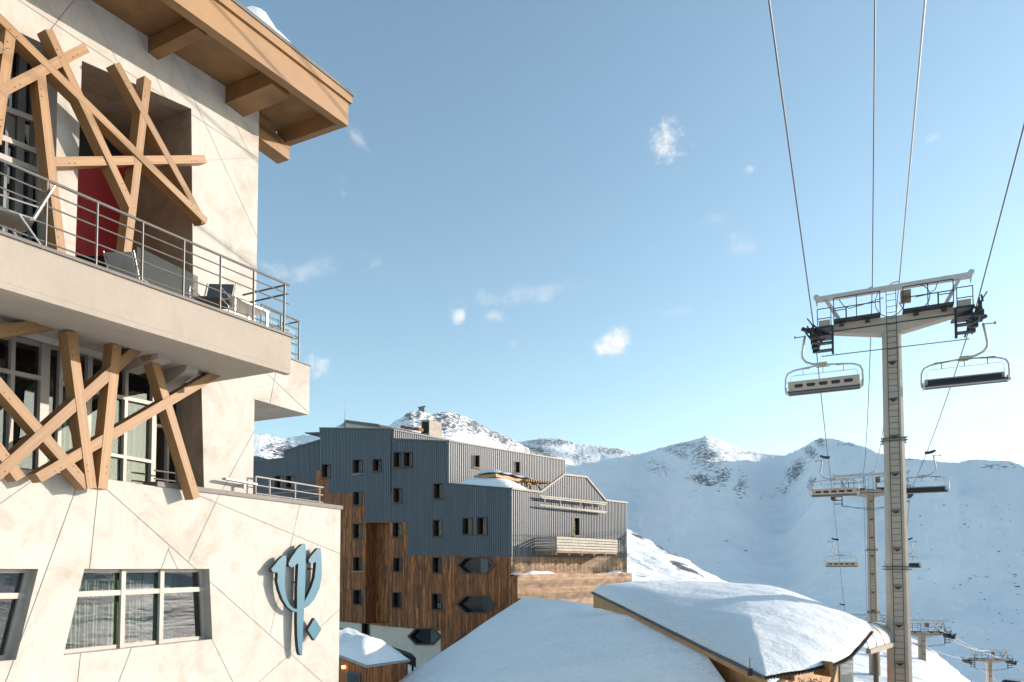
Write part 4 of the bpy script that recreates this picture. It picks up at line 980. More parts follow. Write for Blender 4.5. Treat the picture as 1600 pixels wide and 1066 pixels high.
# balcony
DBl = DC-2.0
b0, b1 = AF.UD(869, 838, DBl), AF.UD(964, 843, DBl); zt1 = b0[1]; zb_ = AF.UD(869, 861, DBl)[1]
bt0, bt1 = b0[0], b1[0]
bal = MB(); bal.prism([AF.W(bt0, DBl, zb_), AF.W(bt1, DBl, zb_), AF.W(bt1, DC-.06, zb_), AF.W(bt0, DC-.06, zb_)], (0,0,-.12)); bo = bal.build('balcony_floor', M['planks_pale'], apt)
hh = zt1-zb_
for k in range(5):
    z_ = zb_+hh*(k+.5)/5; mb = MB()
    mb.bar(AF.W(bt0, DBl-.03, z_), AF.W(bt1, DBl-.03, z_), hh/5*.78, .05, AF.n)
    mb.build('slat', M['slat_paint'], bo)
    for tt in (bt0, bt1):
        mb = MB(); mb.bar(AF.W(tt, DBl, z_), AF.W(tt, DC-.06, z_), hh/5*.6, .05, AF.d); mb.build('slat', M['slat_paint'], bo)
for k in range(6):
    t_ = bt0+.05+(bt1-bt0-.1)*k/5; mb = MB(); mb.bar(AF.W(t_, DBl+.03, zb_-.3), AF.W(t_, DBl+.03, zt1+.02), .08, .06, AF.n); mb.build('post', M['planks_pale'], bo)
    mb = MB(); mb.bar(AF.W(t_, DBl+.1, zb_-.2), AF.W(t_, DC-.1, zb_-.2), .12, .15, (0,0,1)); mb.build('joist', M['planks_pale'], bo)
# boxed parapet below
DQ = DC-.9
qa, qb = AF.UD(808, 900, DQ), AF.UD(987, 897, DQ); qz = (qa[1]+qb[1])/2
boards([(qa[0], 3), (qb[0], 3), (qb[0], qz), (qa[0], qz)], [], RW(DQ), bw=.24, m='planks_pale', horiz=True, name='parapet_boards')
mb = MB(); mb.prism([AF.W(qa[0]+.01, DQ+.03, qz-.02), AF.W(qb[0]-.01, DQ+.03, qz-.02), AF.W(qb[0]-.01, DC-.1, qz-.02), AF.W(qa[0]+.01, DC-.1, qz-.02)], (0,0,-7)); mb.build('parapet_box', M['planks'], apt)
vs = []
for i in range(41):
    t_ = qa[0]+(qb[0]-qa[0])*i/40; h_ = .10+.28*math.exp(-((i-8)/5)**2)+.24*math.exp(-((i-35)/3)**2)+.05*math.sin(i*1.3)
    for j in range(7): s = j/6; vs.append(AF.W(t_, DQ+.02+(DC-DQ-.1)*s, qz-.03+h_*math.sin(math.pi*(.1+.6*s))))
mb = MB(); mb.add(vs, [(i*7+j, (i+1)*7+j, (i+1)*7+j+1, i*7+j+1) for i in range(40) for j in range(6)]); mb.build('parapet_snow', M['snow'], apt, recalc=False, smooth=True, kind='stuff')
# roof top: slab, chimney, antenna
TR = TC+5; 
q = AL([(540,657),(592,664),(592,690),(540,690)], TR); mb = MB(); mb.prism([LW(TR)(s,0,z) for s, z in q], AF.d*3); mb.build('roof_plant_room', M['base'], apt)
q = AL([(539,656),(593,663),(593,668),(539,661)], TR); mb = MB(); mb.prism([LW(TR)(s,.1,z) for s, z in q], AF.d*3.2); mb.build('plant_room_roof', M['coping'], apt)
q = AL([(592,664),(672,680),(672,700),(592,700)], TR); mb = MB(); mb.prism([LW(TR)(s,0,z) for s, z in q], AF.d*3); mb.build('roof_upstand', M['concrete'], apt)
mb = MB()
for k in range(3):
    q = AL([(626+k*10,664.5+k*1.5),(634+k*10,665.5+k*1.5),(634+k*10,670+k*1.5),(626+k*10,669+k*1.5)], TR-.5); mb.prism([LW(TR-.5)(s,0,z) for s, z in q], AF.d*.6)
mb.build('roof_vent', M['planks'], apt)
q = AL([(658,656),(671,656),(671,684),(658,684)], TR+2); q2 = AF.W(TR+2, q[1][0], 0)
ch = MB(); sdc = q[0][0]-q[1][0]
ch.prism([AF.W(TR+2, q[0][0], q[0][1]), AF.W(TR+2, q[1][0], q[1][1]), AF.W(TR+2, q[2][0], q[2][1]-1), AF.W(TR+2, q[3][0], q[3][1]-1)], AF.d*1.6); cho = ch.build('chimney', M['concrete'], apt)
mb = MB(); qq = AL([(659.5,659),(669.5,659),(669.5,677),(659.5,677)], TR+1.96); mb.poly([LW(TR+1.96)(s,0,z) for s, z in qq]); mb.build('flue_opening', M['dark'], cho)
p0, p1_ = AL([(539,660),(539,612)], TR-.4); mb = MB(); mb.tube([LW(TR-.4)(p0[0],0,p0[1]), LW(TR-.4)(p0[0],0,p0[1]+1.2)], .035, 6); mb.tube([LW(TR-.4)(p0[0],0,p0[1]+1.2), LW(TR-.4)(p0[0],0,p1_[1])], .014, 5); mb.build('antenna', M['rail_light'], apt)

# ------------------------------------------------------------ roofs in front
lodge = thing('snow_covered_lodge', 'low lodge whose whole roof lies under smooth blue-shaded snow in front of the apartment block', 'building', (0, 34, 0))
pa_, pb_, pc_ = .466, .143, -9.33
def onplane(px, py, dz=0):
    r_ = ray(px, py); k = pc_/(r_.z-pa_*r_.x-pb_*r_.y); p = r_*k; return Vector((p.x, p.y, p.z+EZ+dz))
left = [(815,935),(770,966),(700,1012),(620,1066),(560,1107)]; right = [(930,938),(1010,955),(1080,978),(1130,1004),(1150,1040),(1165,1110)]
def lerp_poly(P_, s):
    k = s*(len(P_)-1); i = min(int(k), len(P_)-2); f_ = k-i; return (P_[i][0]+(P_[i+1][0]-P_[i][0])*f_, P_[i][1]+(P_[i+1][1]-P_[i][1])*f_)
def pt(px, py, y): r_ = ray(px, py)*(y/ray(px, py).y); return Vector((r_.x, r_.y, r_.z+EZ))
rt3 = [pt(927,926,36), pt(1000,962,31.6), pt(1100,1012,26.3), pt(1195,1058,22)]
def rbound(s):
    k_ = s*1.0*2.35; 
    if k_ <= 2: i = min(int(k_), 1); p = rt3[i].lerp(rt3[i+1], k_-i); return p-Vector((-.1,0,.30+.50*max(0,1-k_/.8)))
    e0 = rt3[2]-Vector((-.1,0,.30)); e1 = pt(1172,1120,22.5); return e0.lerp(e1, (k_-2)/.35)
k, l = 60, 70; vs = []; rip = []
for i in range(k+1):
    s = i/k; a, b = onplane(*lerp_poly(left, s)), rbound(s)
    for j in range(l+1):
        q = j/l; p = a.lerp(b, q); edge = min(1, q*14, (1-q)*12)**.5
        hsn = .20*edge+(.07*math.sin(p.x*.9+p.y*.35)+.04*math.sin(p.x*2.1-p.y*.6))*edge*(1-q)+.16*math.exp(-((q-.55)/.14)**2-((s-.14)/.10)**2)-.12*math.exp(-((q-.80)/.12)**2-((s-.22)/.12)**2)
        vs.append(p+Vector((0,0,hsn)))
mb = MB(); mb.add(vs, [(i*(l+1)+j, (i+1)*(l+1)+j, (i+1)*(l+1)+j+1, i*(l+1)+j+1) for i in range(k) for j in range(l)])
mb.build('roof_snow', M['snow'], lodge, recalc=False, smooth=True, kind='stuff')
outl = [onplane(*p, -.02) for p in left]+[rbound(s)-Vector((0,0,.04)) for s in (1,.85,.6,.3,0)]
mb = MB()
for i in range(24):
    q4 = [onplane(*lerp_poly(left, i/24), -.03)-Vector((.06,0,0)), rbound(i/24)-Vector((0,0,.05)), rbound((i+1)/24)-Vector((0,0,.05)), onplane(*lerp_poly(left, (i+1)/24), -.03)-Vector((.06,0,0))]
    mb.add(q4+[p-Vector((0,0,.16)) for p in q4], [(0,1,2), (0,2,3), (4,5,6), (4,6,7), (0,3,7,4)])
mb.build('roof', M['trim'], lodge)
mb = MB(); inn = [p+Vector((.5,0,-.9)) for p in outl[:5]]+[p+Vector((-.3,0,-.9)) for p in outl[5:]]
for i in range(len(inn)):
    a, b = inn[i], inn[(i+1) % len(inn)]; mb.poly([a, b, Vector((b.x,b.y,-1)), Vector((a.x,a.y,-1))])
mb.build('wall', M['planks'], lodge)
# back slope so the ridge is a real ridge
a, b = onplane(*left[0], -.03), rbound(0)-Vector((0,0,.03)); bk = Vector((-1.5, 3.6, -1.4))
mb = MB(); mb.prism([a, b, b+bk, a+bk], (0,0,-.15)); mb.build('back_roof', M['trim'], lodge)
vs = []
for i in range(13):
    for j in range(9):
        p = a.lerp(b, i/12)+bk*(j/8); vs.append(p+Vector((0,0,.05+.22*math.sin(math.pi*min(.5,j/8+.02+.0))*(1 if j < 8 else 0))))
mb = MB(); mb.add(vs, [(i*9+j, (i+1)*9+j, (i+1)*9+j+1, i*9+j+1) for i in range(12) for j in range(8)]); mb.build('back_roof_snow', M['snow'], lodge, recalc=False, smooth=True, kind='stuff')

curved = thing('curved_roof_lodge', 'timber lodge with a curved snow dome roof and wavy metal eave', 'building', (9, 27, 0))
def pt(px, py, y): r_ = ray(px, py)*(y/ray(px, py).y); return Vector((r_.x, r_.y, r_.z+EZ))
rake = [pt(927,926,36), pt(1000,962,31.6), pt(1100,1012,26.3), pt(1195,1058,22)]
eave = [pt(1195,1058,22), pt(1262,1047,22.8), pt(1316,1032,24.2), pt(1341,1010,26.2), pt(1361,985,29)]
back = [pt(927,926,36), pt(985,914,38), pt(1060,911,39.5), pt(1150,914,39.0), pt(1210,921,37.5), pt(1290,952,34.0), pt(1361,985,29)]
def pl(P_, s):
    k_ = s*(len(P_)-1); i = min(int(k_), len(P_)-2); f_ = k_-i
    a = P_[max(i-1,0)]; b = P_[i]; c = P_[i+1]; e_ = P_[min(i+2, len(P_)-1)]
    return .5*((2*b)+(-a+c)*f_+(2*a-5*b+4*c-e_)*f_**2+(-a+3*b-3*c+e_)*f_**3)
k, l = 90, 70; vs = []; base = []; rip = []
for i in range(k+1):
    s = i/k
    for j in range(l+1):
        q = j/l                     # q from rake/eave side to the back curve ; s along
        lowc = pl(rake, s*2) if s < .5 else pl(eave, (s-.5)*2)
        bkc = pl(back, s)
        p = lowc.lerp(bkc, q)
        bul = math.sin(math.pi*min(1, q))*.72*math.sin(math.pi*min(1, max(0, s)))**.6
        edge = min(1, q*16)**.5*min(1, (1-q)*9)**.5
        base.append(p+Vector((0,0,bul)))
        e2 = min(1, min(s, 1-s)*25)**.5
        w = 1-.75*min(1, max(0, q*6))
        vs.append(p+Vector((0,0,bul+.04+.13*edge*e2+.012*math.sin(p.x*3.1+p.y*2.2))))
        rip.append(max(0, 1-((s-.25)/.33)**2)*max(0, 1-q*1.15)+.12)
def grid(vs, name, m_, par, kind=None, attr=None):
    mb = MB(); mb.add(vs, [(i*(l+1)+j, (i+1)*(l+1)+j, (i+1)*(l+1)+j+1, i*(l+1)+j+1) for i in range(k) for j in range(l)])
    o = mb.build(name, m_, par, recalc=False, smooth=True, kind=kind)
    if attr: at = o.data.attributes.new('rip', 'FLOAT', 'POINT'); at.data.foreach_set('value', attr)
    return o
grid(vs, 'roof_snow', M['snow_rip'], curved, 'stuff', rip)
grid([p-Vector((0,0,.05)) for p in base], 'roof', M['timber_dark'], curved)
# rake board (timber with dark metal cap)
mb = MB(); mb2 = MB(); sidev = Vector((-.12,-.04,0))
for i in range(24):
    a, b = pl(rake, i/24), pl(rake, (i+1)/24)
    mb2.prism([a+sidev+Vector((0,0,.04)), b+sidev+Vector((0,0,.04)), b+sidev-Vector((0,0,.04)), a+sidev-Vector((0,0,.04))], (.16,.05,0))
    mb.prism([a-Vector((0,0,.062)), b-Vector((0,0,.062)), b-Vector((0,0,.28+.6*max(0,1-(i+1)/9))), a-Vector((0,0,.28+.6*max(0,1-i/9)))], (.10,.03,0))
mb2.build('rake_cap', M['trim'], curved); mb.build('rake_board', M['honey'], curved)
# corrugated eave edge
mb = MB(); nn_ = 110; prev = None
for i in range(nn_*2+1):
    s = i/(nn_*2); p = pl(eave, s); z_ = .035*math.sin(i*math.pi/2*1.0)-.05; cur_ = p+Vector((0,0,z_))
    out_ = Vector((p.x-9.5, p.y-31, 0)).normalized()
    if prev is not None:
        mb.prism([prev[0]+prev[1]*.1, cur_+out_*.1, cur_-out_*.5, prev[0]-prev[1]*.5], (0,0,-.015))
    prev = (cur_, out_)
mb.build('corrugated_eave', M['trim'], curved)
# walls
wl = [pt(927,926,36)+Vector((1.2,0,-1.3)), rake[2]+Vector((.55,.2,-.5)), rake[3]+Vector((.55,.75,-.4)), eave[2]+Vector((-1.0,1.2,-.3)), eave[4]+Vector((-.9,.6,-.3))]
mb = MB()
for a, b in zip(wl, wl[1:]):
    L_ = (b-a).length; m_ = max(2, int(L_/.45)); dirn = (b-a)/m_; nn2 = Vector((dirn.y, -dirn.x, 0)).normalized()
    for i in range(m_):
        p = a+dirn*i; q = a+dirn*(i+1)-dirn.normalized()*.015
        mb.prism([Vector((p.x,p.y,0)), Vector((q.x,q.y,0)), q, p], -nn2*.05, random.random())
mb.build('wall', M['honey'], curved)
for (xa, ya, dep) in ((1232,1066,.9),(1292,1060,.9)):
    p = pt(xa, ya, 23.2); mb = MB(); mb.bar(p+Vector((0,.9,.25)), p+Vector((0,-.35,.35)), .12, .5, (0,0,1)); mb.build('eave_bracket', M['timber_dark'], curved)
mb = MB(); p = pt(1306,1040,23.6); q = pt(1298,1075,24.3); mb.bar(p, q, .08, .08, (0,1,0)); mb.build('steel_strut', M['coping'], curved)
mb = MB(); p = pt(1313,1078,24.6); mb.prism([p, p+Vector((.75,.55,0)), p+Vector((.75,.55,1.0)), p+Vector((0,0,1.0))], (-.02,.03,0)); cw = mb.build('window', M['frame_dark'], curved)
mb = MB(); p = p+Vector((.03,-.02,.05)); mb.poly([p, p+Vector((.66,.48,0)), p+Vector((.66,.48,.9)), p+Vector((0,0,.9))]); mb.build('pane', M['glass_clear'], cw)
p = pt(1172,1056,22.6); mb = MB(); mb.box(p, .14, .1, .24); mb.tube([p+Vector((0,0,.24)), p+Vector((0,0,.6))], .015, 6); mb.build('outdoor_lamp', M['black'], curved)
# small heap of brushwood and a snow cap under the eave
mb = MB(); random.seed(11); c0 = pt(1272,1068,22.9)
for i in range(150):
    a = c0+Vector((random.uniform(-.75,.75), random.uniform(-.3,.3), random.uniform(-.3,.1)-.0)); a.z -= abs(a.x-c0.x)*.35
    b = a+Vector((random.uniform(-.22,.22), random.uniform(-.15,.15), random.uniform(-.04,.20))); mb.tube([a, b], .012, 4)
tag(mb.build('brushwood', M['black'], None, kind='stuff'), 'dark tangle of bare branches below the wavy eave of the curved roof', 'brushwood')
vs_ = []
c0 = pt(1309,1069,22.6)
for i in range(9):
    for j in range(16):
        a = j/16*2*math.pi; r_ = i/8; vs_.append(c0+Vector((.62*r_*math.cos(a), .45*r_*math.sin(a), .16*math.sqrt(max(0,1-r_*r_))-.16)))
mb = MB(); mb.add(vs_, [(i*16+j, i*16+(j+1) % 16, (i+1)*16+(j+1) % 16, (i+1)*16+j) for i in range(8) for j in range(16)]); tp = thing('snow_capped_parasol', 'round snow-capped top standing under the right end of the wavy eave', 'parasol', (c0.x, c0.y, 0))
mb.build('snow_cap', M['snow'], tp, smooth=True, recalc=False); mb = MB(); mb.tube([(c0.x,c0.y,0), (c0.x,c0.y,c0.z-.1)], .05); mb.build('pole', M['planks_pale'], tp)

# covered conveyor tunnel behind the dome
tun = thing('conveyor_tunnel', 'pale half-round covered conveyor tunnel between the curved roof and the big pylon', 'tunnel', (16.5, 31, 0))
A0, A1 = pt(1322,985,30), pt(1400,968,36); ax = (A1-A0); ax.z = 0; ax = ax.normalized(); sx = Vector((ax.y, -ax.x, 0))
mb = MB(); Rt = .85; vs_ = []
c0, c1_ = pt(1322,1012,28.8), pt(1372,999,33.0)
up_ = Vector((0,0,1)); ax = (c1_-c0).normalized(); sx = ax.cross(up_).normalized()
for i in range(9):
    p = c0.lerp(c1_, i/8)
    for j in range(15): a = math.pi*j/14; vs_.append(p+sx*Rt*math.cos(a)+up_*Rt*math.sin(a))
mb.add(vs_, [(i*15+j, i*15+j+1, (i+1)*15+j+1, (i+1)*15+j) for i in range(8) for j in range(14)]); mb.build('shell', M['tin'], tun, smooth=True, recalc=False)
mb = MB(); 
for i in range(0, 9, 2):
    p = c0.lerp(c1_, i/8); mb.tube([p+sx*(Rt+.01)*math.cos(math.pi*j/14)+up_*(Rt+.01)*math.sin(math.pi*j/14) for j in range(15)], .015, 5)
mb.build('shell_ribs', M['coping'], tun)
mb = MB(); mb.bar(c0+sx*Rt-up_*.1, c1_+sx*Rt-up_*.1, .18, .2, up_); mb.bar(c0-sx*Rt-up_*.1, c1_-sx*Rt-up_*.1, .18, .2, up_); mb.build('side_beam', M['fascia'], tun)
for s in (.1,.9): p = c0.lerp(c1_, s); mb = MB(); mb.tube([Vector((p.x,p.y,-1)), p-up_*.2], .12); mb.build('support', M['coping'], tun)

# kiosk at the foot of the apartments
K = thing('snow_topped_kiosk', 'small dark timber kiosk with a thick slumping slab of snow on its roof', 'kiosk', (-8, 38, 0))
kc = pt(573,1040,36); kr = pt(641,1031,40.5); kl = pt(500,1012,39.5); kb = kr+(kl-kc)
up_ = Vector((0,0,1))
mb = MB(); mb.prism([kc, kr, kb, kl], (0,0,-.12)); mb.build('roof', M['rail_light'], K)
cin = (kc+kb)/2
ins_ = [cin+(p-cin)*.93-up_*.13 for p in (kc, kr, kb, kl)]
def wallb(a, b, name, m_='planks'):
    L_ = Vector((b.x-a.x, b.y-a.y, 0)).length; m2 = int(L_/.22); mb = MB(); dn = (b-a)/m2; nn2 = Vector((dn.y,-dn.x,0)).normalized()
    for i in range(m2):
        p = a+dn*i; q = a+dn*(i+1)-dn.normalized()*.02; mb.prism([Vector((p.x,p.y,-1.5)), Vector((q.x,q.y,-1.5)), q, p], nn2*(.04+.02*random.random()), random.random())
    return mb.build(name, M[m_], K)
wallb(ins_[3], ins_[0], 'wall'); wallb(ins_[0], ins_[1], 'wall')
mb = MB(); 
for a, b in ((ins_[3],ins_[0]),(ins_[0],ins_[1]),(ins_[1],ins_[2]),(ins_[2],ins_[3])): mb.poly([Vector((a.x,a.y,-1.5)), Vector((b.x,b.y,-1.5)), b, a])
mb.build('inner_wall', M['dark'], K)
k2, l2 = 40, 30; vs_ = []
for i in range(k2+1):
    for j in range(l2+1):
        s, q = i/k2, j/l2; p = kc.lerp(kr, s)+(kl-kc)*q
        ed = min(1, s*3.2)*min(1, (1-s)*2.6)*min(1, q*3.5); 
        vs_.append(p+up_*(.02+1.3*min(1, ed*1.0)**.55*(.85+.12*math.sin(s*5+q*3))+.03*math.sin(s*31)*math.sin(q*23)))
mb = MB(); mb.add(vs_, [(i*(l2+1)+j, (i+1)*(l2+1)+j, (i+1)*(l2+1)+j+1, i*(l2+1)+j+1) for i in range(k2) for j in range(l2)]); mb.build('roof_snow', M['snow_rip'], K, recalc=False, smooth=True, kind='stuff')
nl = (ins_[0]-ins_[3]); nl.z = 0; nl.normalize(); no = Vector((nl.y, -nl.x, 0))
f0 = ins_[3].lerp(ins_[0], .62)
mb = MB(); p = Vector((f0.x, f0.y, f0.z-1.9))+no*.09; mb.prism([p, p+nl*1.3, p+nl*1.3+up_*1.35, p+up_*1.35], no*.05); kw = mb.build('window', M['frame_dark'], K)
mb = MB(); mb.poly([p+no*.055+nl*.07+up_*.07, p+no*.055+nl*1.23+up_*.07, p+no*.055+nl*1.23+up_*1.28, p+no*.055+nl*.07+up_*1.28]); mb.build('pane', M['glass_far'], kw)
mb = MB(); p = ins_[3].lerp(ins_[0], .55)-up_*.42+no*.16; mb.cyl(p, (0,0,1), .10, .16, 10); mb.build('lamp', M['lamp'], K)
# dark canopy behind it
cn = thing('dark_canopy', 'thin dark canopy roof sloping down behind the snow-topped kiosk', 'canopy', (-8, 42, 0))
a, b = pt(505,976,43.5), pt(650,1028,43.0); mb = MB(); mb.prism([a, b, b-up_*.35+Vector((.0,0,-.25)), a-up_*.12], (-.6,2.2,.0)); mb.build('roof', M['trim'], cn)
for s in (.3,.95): p = a.lerp(b, s); mb = MB(); mb.tube([Vector((p.x,p.y+.6,-1.5)), p+Vector((0,.6,-.4))], .07); mb.build('post', M['trim'], cn)

# ------------------------------------------------------------ chairlift
Lr = math.atan2(LF.n.y, LF.n.x)              # local x runs across the line
def make_tower(H, label, loc, full=True, wt=.78, wb=1.07, rz=Lr, group='chairlift pylons'):
    """origin at the girder; mast goes down H"""
    T = thing('lift_pylon', label, 'pylon', loc, rz, group)
    mb = MB(); c = [(-1,-.72),(-.72,-1),(.72,-1),(1,-.72),(1,.72),(.72,1),(-.72,1),(-1,.72)]
    vs_ = [(x*wb/2, y*wb/2, -H) for x, y in c]+[(x*wt/2, y*wt/2, -.42) for x, y in c]
    mb.add(vs_, [tuple(range(8)), tuple(range(15,7,-1))]+[(i, (i+1) % 8, (i+1) % 8+8, i+8) for i in range(8)]); mb.build('mast', M['lift'], T)
    # climbing ladder on the near face
    lad = MB(); zz = -H+.3
    fy = lambda z: -(wt/2+(wb-wt)/2*(-.42-z)/(H-.42))-.11
    for x in (-.2,.2): lad.bar((x, fy(-H), -H), (x, fy(1.5), 1.5), .028, .028, (0,1,0))
    z = -H+.1
    while z < 1.5: lad.bar((-.2, fy(z), z), (.2, fy(z), z), .020, .020, (0,0,1)); z += .29
    z = -H+.8
    lo_ = lad.build('ladder', M['black'], T)
    while z < -.3:
        mb = MB(); mb.prism([(-.17, fy(z)-.01, z+.04), (.17, fy(z)-.01, z+.04), (0, fy(z)-.01, z-.10)], (0,.12,0)); mb.build('ladder_bracket', M['black'], lo_); z += 1.75
    # crossarm girder with tapered haunches
    mb = MB(); mb.prism([(-2.6,-.3,.32),(-2.6,-.3,-.02),(-2.2,-.3,-.10),(-.5,-.3,-.44),(.5,-.3,-.44),(2.2,-.3,-.10),(2.6,-.3,-.02),(2.6,-.3,.32)], (0,.6,0)); mb.build('crossarm', M['lift'], T)
    mb = MB(); mb.box((0,-.31,-.04), 5.0, .03, .05); mb.build('girder_seam', M['black'], T)
    # gantry beam and struts
    mb = MB(); mb.box((0,0,1.66), 6.5, .24, .24); mb.build('gantry_beam', M['lift_white'], T)
    for s in (-1, 1):
        mb = MB(); mb.bar((s*2.05,0,.3), (s*2.75,0,1.64), .16, .16, (0,1,0)); mb.build('gantry_strut', M['lift_white'], T)
        mb = MB(); mb.cyl((s*3.22,0,1.9), (0,1,0), .13, .2, 10); mb.tube([(s*3.2,0,1.7), (s*3.2,0,1.45)], .03, 5); mb.build('end_pulley', M['lift_white'], T)
        # catwalk along the arm
        mb = MB(); mb.box((s*1.45,-.62,.30), 2.0, .5, .10); mb.box((s*1.0,-.5,.16), .2, .3, .14); mb.box((s*2.1,-.5,.16), .2, .3, .14); mb.build('catwalk', M['black'], T)
        rl = MB()
        for x in (.47,1.45,2.43): rl.bar((s*x,-.86,.4), (s*x,-.86,1.42), .04, .04, (0,1,0))
        for h in (.92,1.42): rl.bar((s*.47,-.86,h), (s*2.43,-.86,h), .04, .04, (0,0,1))
        rl.bar((s*1.9,-.3,.4), (s*1.9,-.3,1.1), .06, .06, (0,1,0)); rl.bar((s*1.9,-.3,1.0), (s*2.43,-.3,1.0), .035, .035, (0,0,1))
        rl.build('catwalk_railing', M['black'], T)
        # outer cage
        cg = MB()
        for x in (2.55,3.15):
            cg.bar((s*x,-.9,.05), (s*x,-.9,.98), .035, .035, (0,1,0))
        for h in (.5,.98): cg.bar((s*2.55,-.9,h), (s*3.15,-.9,h), .035, .035, (0,0,1))
        cg.box((s*2.85,-.7,0), .7, .6, .1); cg.box((s*2.85,.3,0), .7, 1.6, .08)
        for k in range(3): cg.box((s*2.83,-.75,-.35-.36*k), .68, .35, .06)
        cg.bar((s*2.5,-.75,.1), (s*2.5,-.75,-1.25), .10, .12, (0,1,0)); cg.bar((s*3.1,-.75,.1), (s*3.1,-.75,-1.1), .03, .03, (0,1,0))
        cg.build('service_steps', M['black'], T)
        mb = MB(); mb.box((s*2.85,-.55,.14), .5, .4, .32); mb.build('junction_box', M['lift'], T)
        # sheave train under the rope
        st = MB(); st.bar((s*3.32,-1.7,-.34), (s*3.32,1.7,-.34), .12, .14, (0,0,1))
        for y in (-1.3,-.5,.5,1.3): st.bar((s*3.32,y-.36,-.22), (s*3.32,y+.36,-.22), .10, .10, (0,0,1)); st.bar((s*3.32,y,-.34), (s*3.32,y,.16), .06, .10, (0,1,0))
        st.bar((s*3.32,0,-.3), (s*2.6,0,.1), .16, .2, (0,1,0)); so_ = st.build('sheave_train', M['black'], T)
        for q in range(8):
            y = -1.62+q*.463; mb = MB(); mb.cyl((s*3.32,y,-.16), (1,0,0), .17, .07, 14); mb.build('sheave', M['rubber'], so_)
        rr_ = random.Random(int(H*7)+s); mb = MB()
        for q in range(16):
            a_ = Vector((s*3.32+rr_.uniform(-.22,.22), rr_.uniform(-1.5,1.5), rr_.uniform(-.5,.35))); mb.bar(a_, a_+Vector((rr_.uniform(-.25,.25), rr_.uniform(-.3,.3), rr_.uniform(-.35,.4))), .07, .09, (0,1,.3))
        for q in range(4):
            y = -1.2+q*.8; mb.box((s*3.32, y, -.52), .34, .22, .26)
        mb.tube([(s*3.1,-1.3,-.1), (s*3.0,-1.5,-.5), (s*3.25,-1.2,-.75), (s*3.4,-.8,-.45)], .018, 5); mb.build('derailment_switch', M['black'], so_, kind='stuff')
        for y in (-1.75, 1.75): mb = MB(); mb.bar((s*3.32,y,-.05), (s*3.55,y,.32), .05, .08, (0,1,0)); mb.build('rope_catcher', M['black'], so_)
    mb = MB(); mb.box((.62,-.1,.95), .42, .3, .55); mb.build('control_box', M['planks_pale'], T)
    # hanging cable loops
    def loop(pts, r=.02):
        m2 = MB(); m2.tube(pts, r, 5); return m2.build('hanging_cable', M['black'], T)
    loop([(-.65+.62*math.cos(a)+.62, -.35, 1.05+.75*math.sin(a)) for a in np.linspace(2.4, 6.4, 22)])
    loop([(.95+.62*math.cos(a), -.4, 1.0+.62*math.sin(a)) for a in np.linspace(1.4, -3.0, 20)])
    loop([(-2.2,-.2,1.55), (-2.0,-.2,1.2), (-1.75,-.25,1.02), (-1.2,-.3,1.08), (-.3,-.35,1.25)]); loop([(1.9,-.2,1.6), (1.8,-.2,1.3), (1.5,-.25,1.12), (1.0,-.3,1.05)])
    loop([(-.75,0,2.0), (-.9,0,1.95), (-1.2,0,1.75)]); loop([(.35,0,2.05), (.1,0,2.02), (-.3,0,1.75)])
    for z in (-5.6,-11.6):
        if -z < H-1:
            ww_ = wt+(wb-wt)*(-z)/H; mb = MB()
            for dz in (0,.12):
                for y in (-ww_/2-.03, ww_/2+.03): mb.bar((-ww_/2-.12,y,z+dz), (ww_/2+.12,y,z+dz), .05, .05, (0,0,1))
                for x in (-ww_/2-.03, ww_/2+.03): mb.bar((x,-ww_/2-.05,z+dz), (x,ww_/2+.05,z+dz), .05, .05, (0,0,1))
            mb.build('clamp_band', M['coping'], T)
    return T
T1 = Vector((18.02, 32.0, 0)); T2 = Vector((34.8, 66.0, 0)); T3 = Vector((52.2, 99.5, 0))
def gz_(px, py, Y): return (HZ-py)*Y/F+EZ
G1, G2, G3 = gz_(1392,503,32), gz_(1365,770,66), gz_(1355,980,99.5)
ta1 = make_tower(G1+.5, 'tall beige chairlift pylon nearest us with ladder and two service platforms', (T1.x, T1.y, G1))
for s_ in range(1):
    mb = MB(); mb.tube([Vector((-3.0,-.75,-1.3)), Vector((3.0,-.75,-1.35))], .022, 6); mb.build('stay_cable', M['rope'], ta1)
ta2 = make_tower(G2+9, 'second chairlift pylon, seen just left of the nearest one', (T2.x, T2.y, G2))
mb = MB(); mb.tube([(-2.5,-.75,-1.2), (0,-.5,-1.75), (2.5,-.75,-1.2)], .025, 6); mb.tube([(-2.5,-.75,-1.3), (0,-.5,-1.55), (2.5,-.75,-1.4)], .02, 6); mb.build('stay_cable', M['rope'], ta2)
ta3 = copy_tree(ta2); ta3.location = (T3.x, T3.y, G3); ta3['label'] = 'third chairlift pylon, only its arm showing behind the edge of the curved snow roof'
# second, lower line on the right
def at_px(px, Y): return (px-800)/F*Y
Q1 = Vector((at_px(1437, 92), 92, gz_(1437, 990, 92))); Q2 = Vector((at_px(1540, 116), 116, gz_(1540, 1031, 116)))
sl = Vector((Q2.x-Q1.x, Q2.y-Q1.y, 0)).normalized(); rz2 = R(-10)
tb1 = copy_tree(ta2); tb1.location = Q1; tb1.rotation_euler.z = rz2; tb1['label'] = 'lower chairlift pylon just right of the tall pylon, with a row of sheave wheels'; tb1['group'] = 'pylons of the lower lift'
tb2 = copy_tree(ta2); tb2.location = Q2; tb2.rotation_euler.z = rz2; tb2['label'] = 'lower chairlift pylon furthest right, standing against the blue slope'; tb2['group'] = 'pylons of the lower lift'

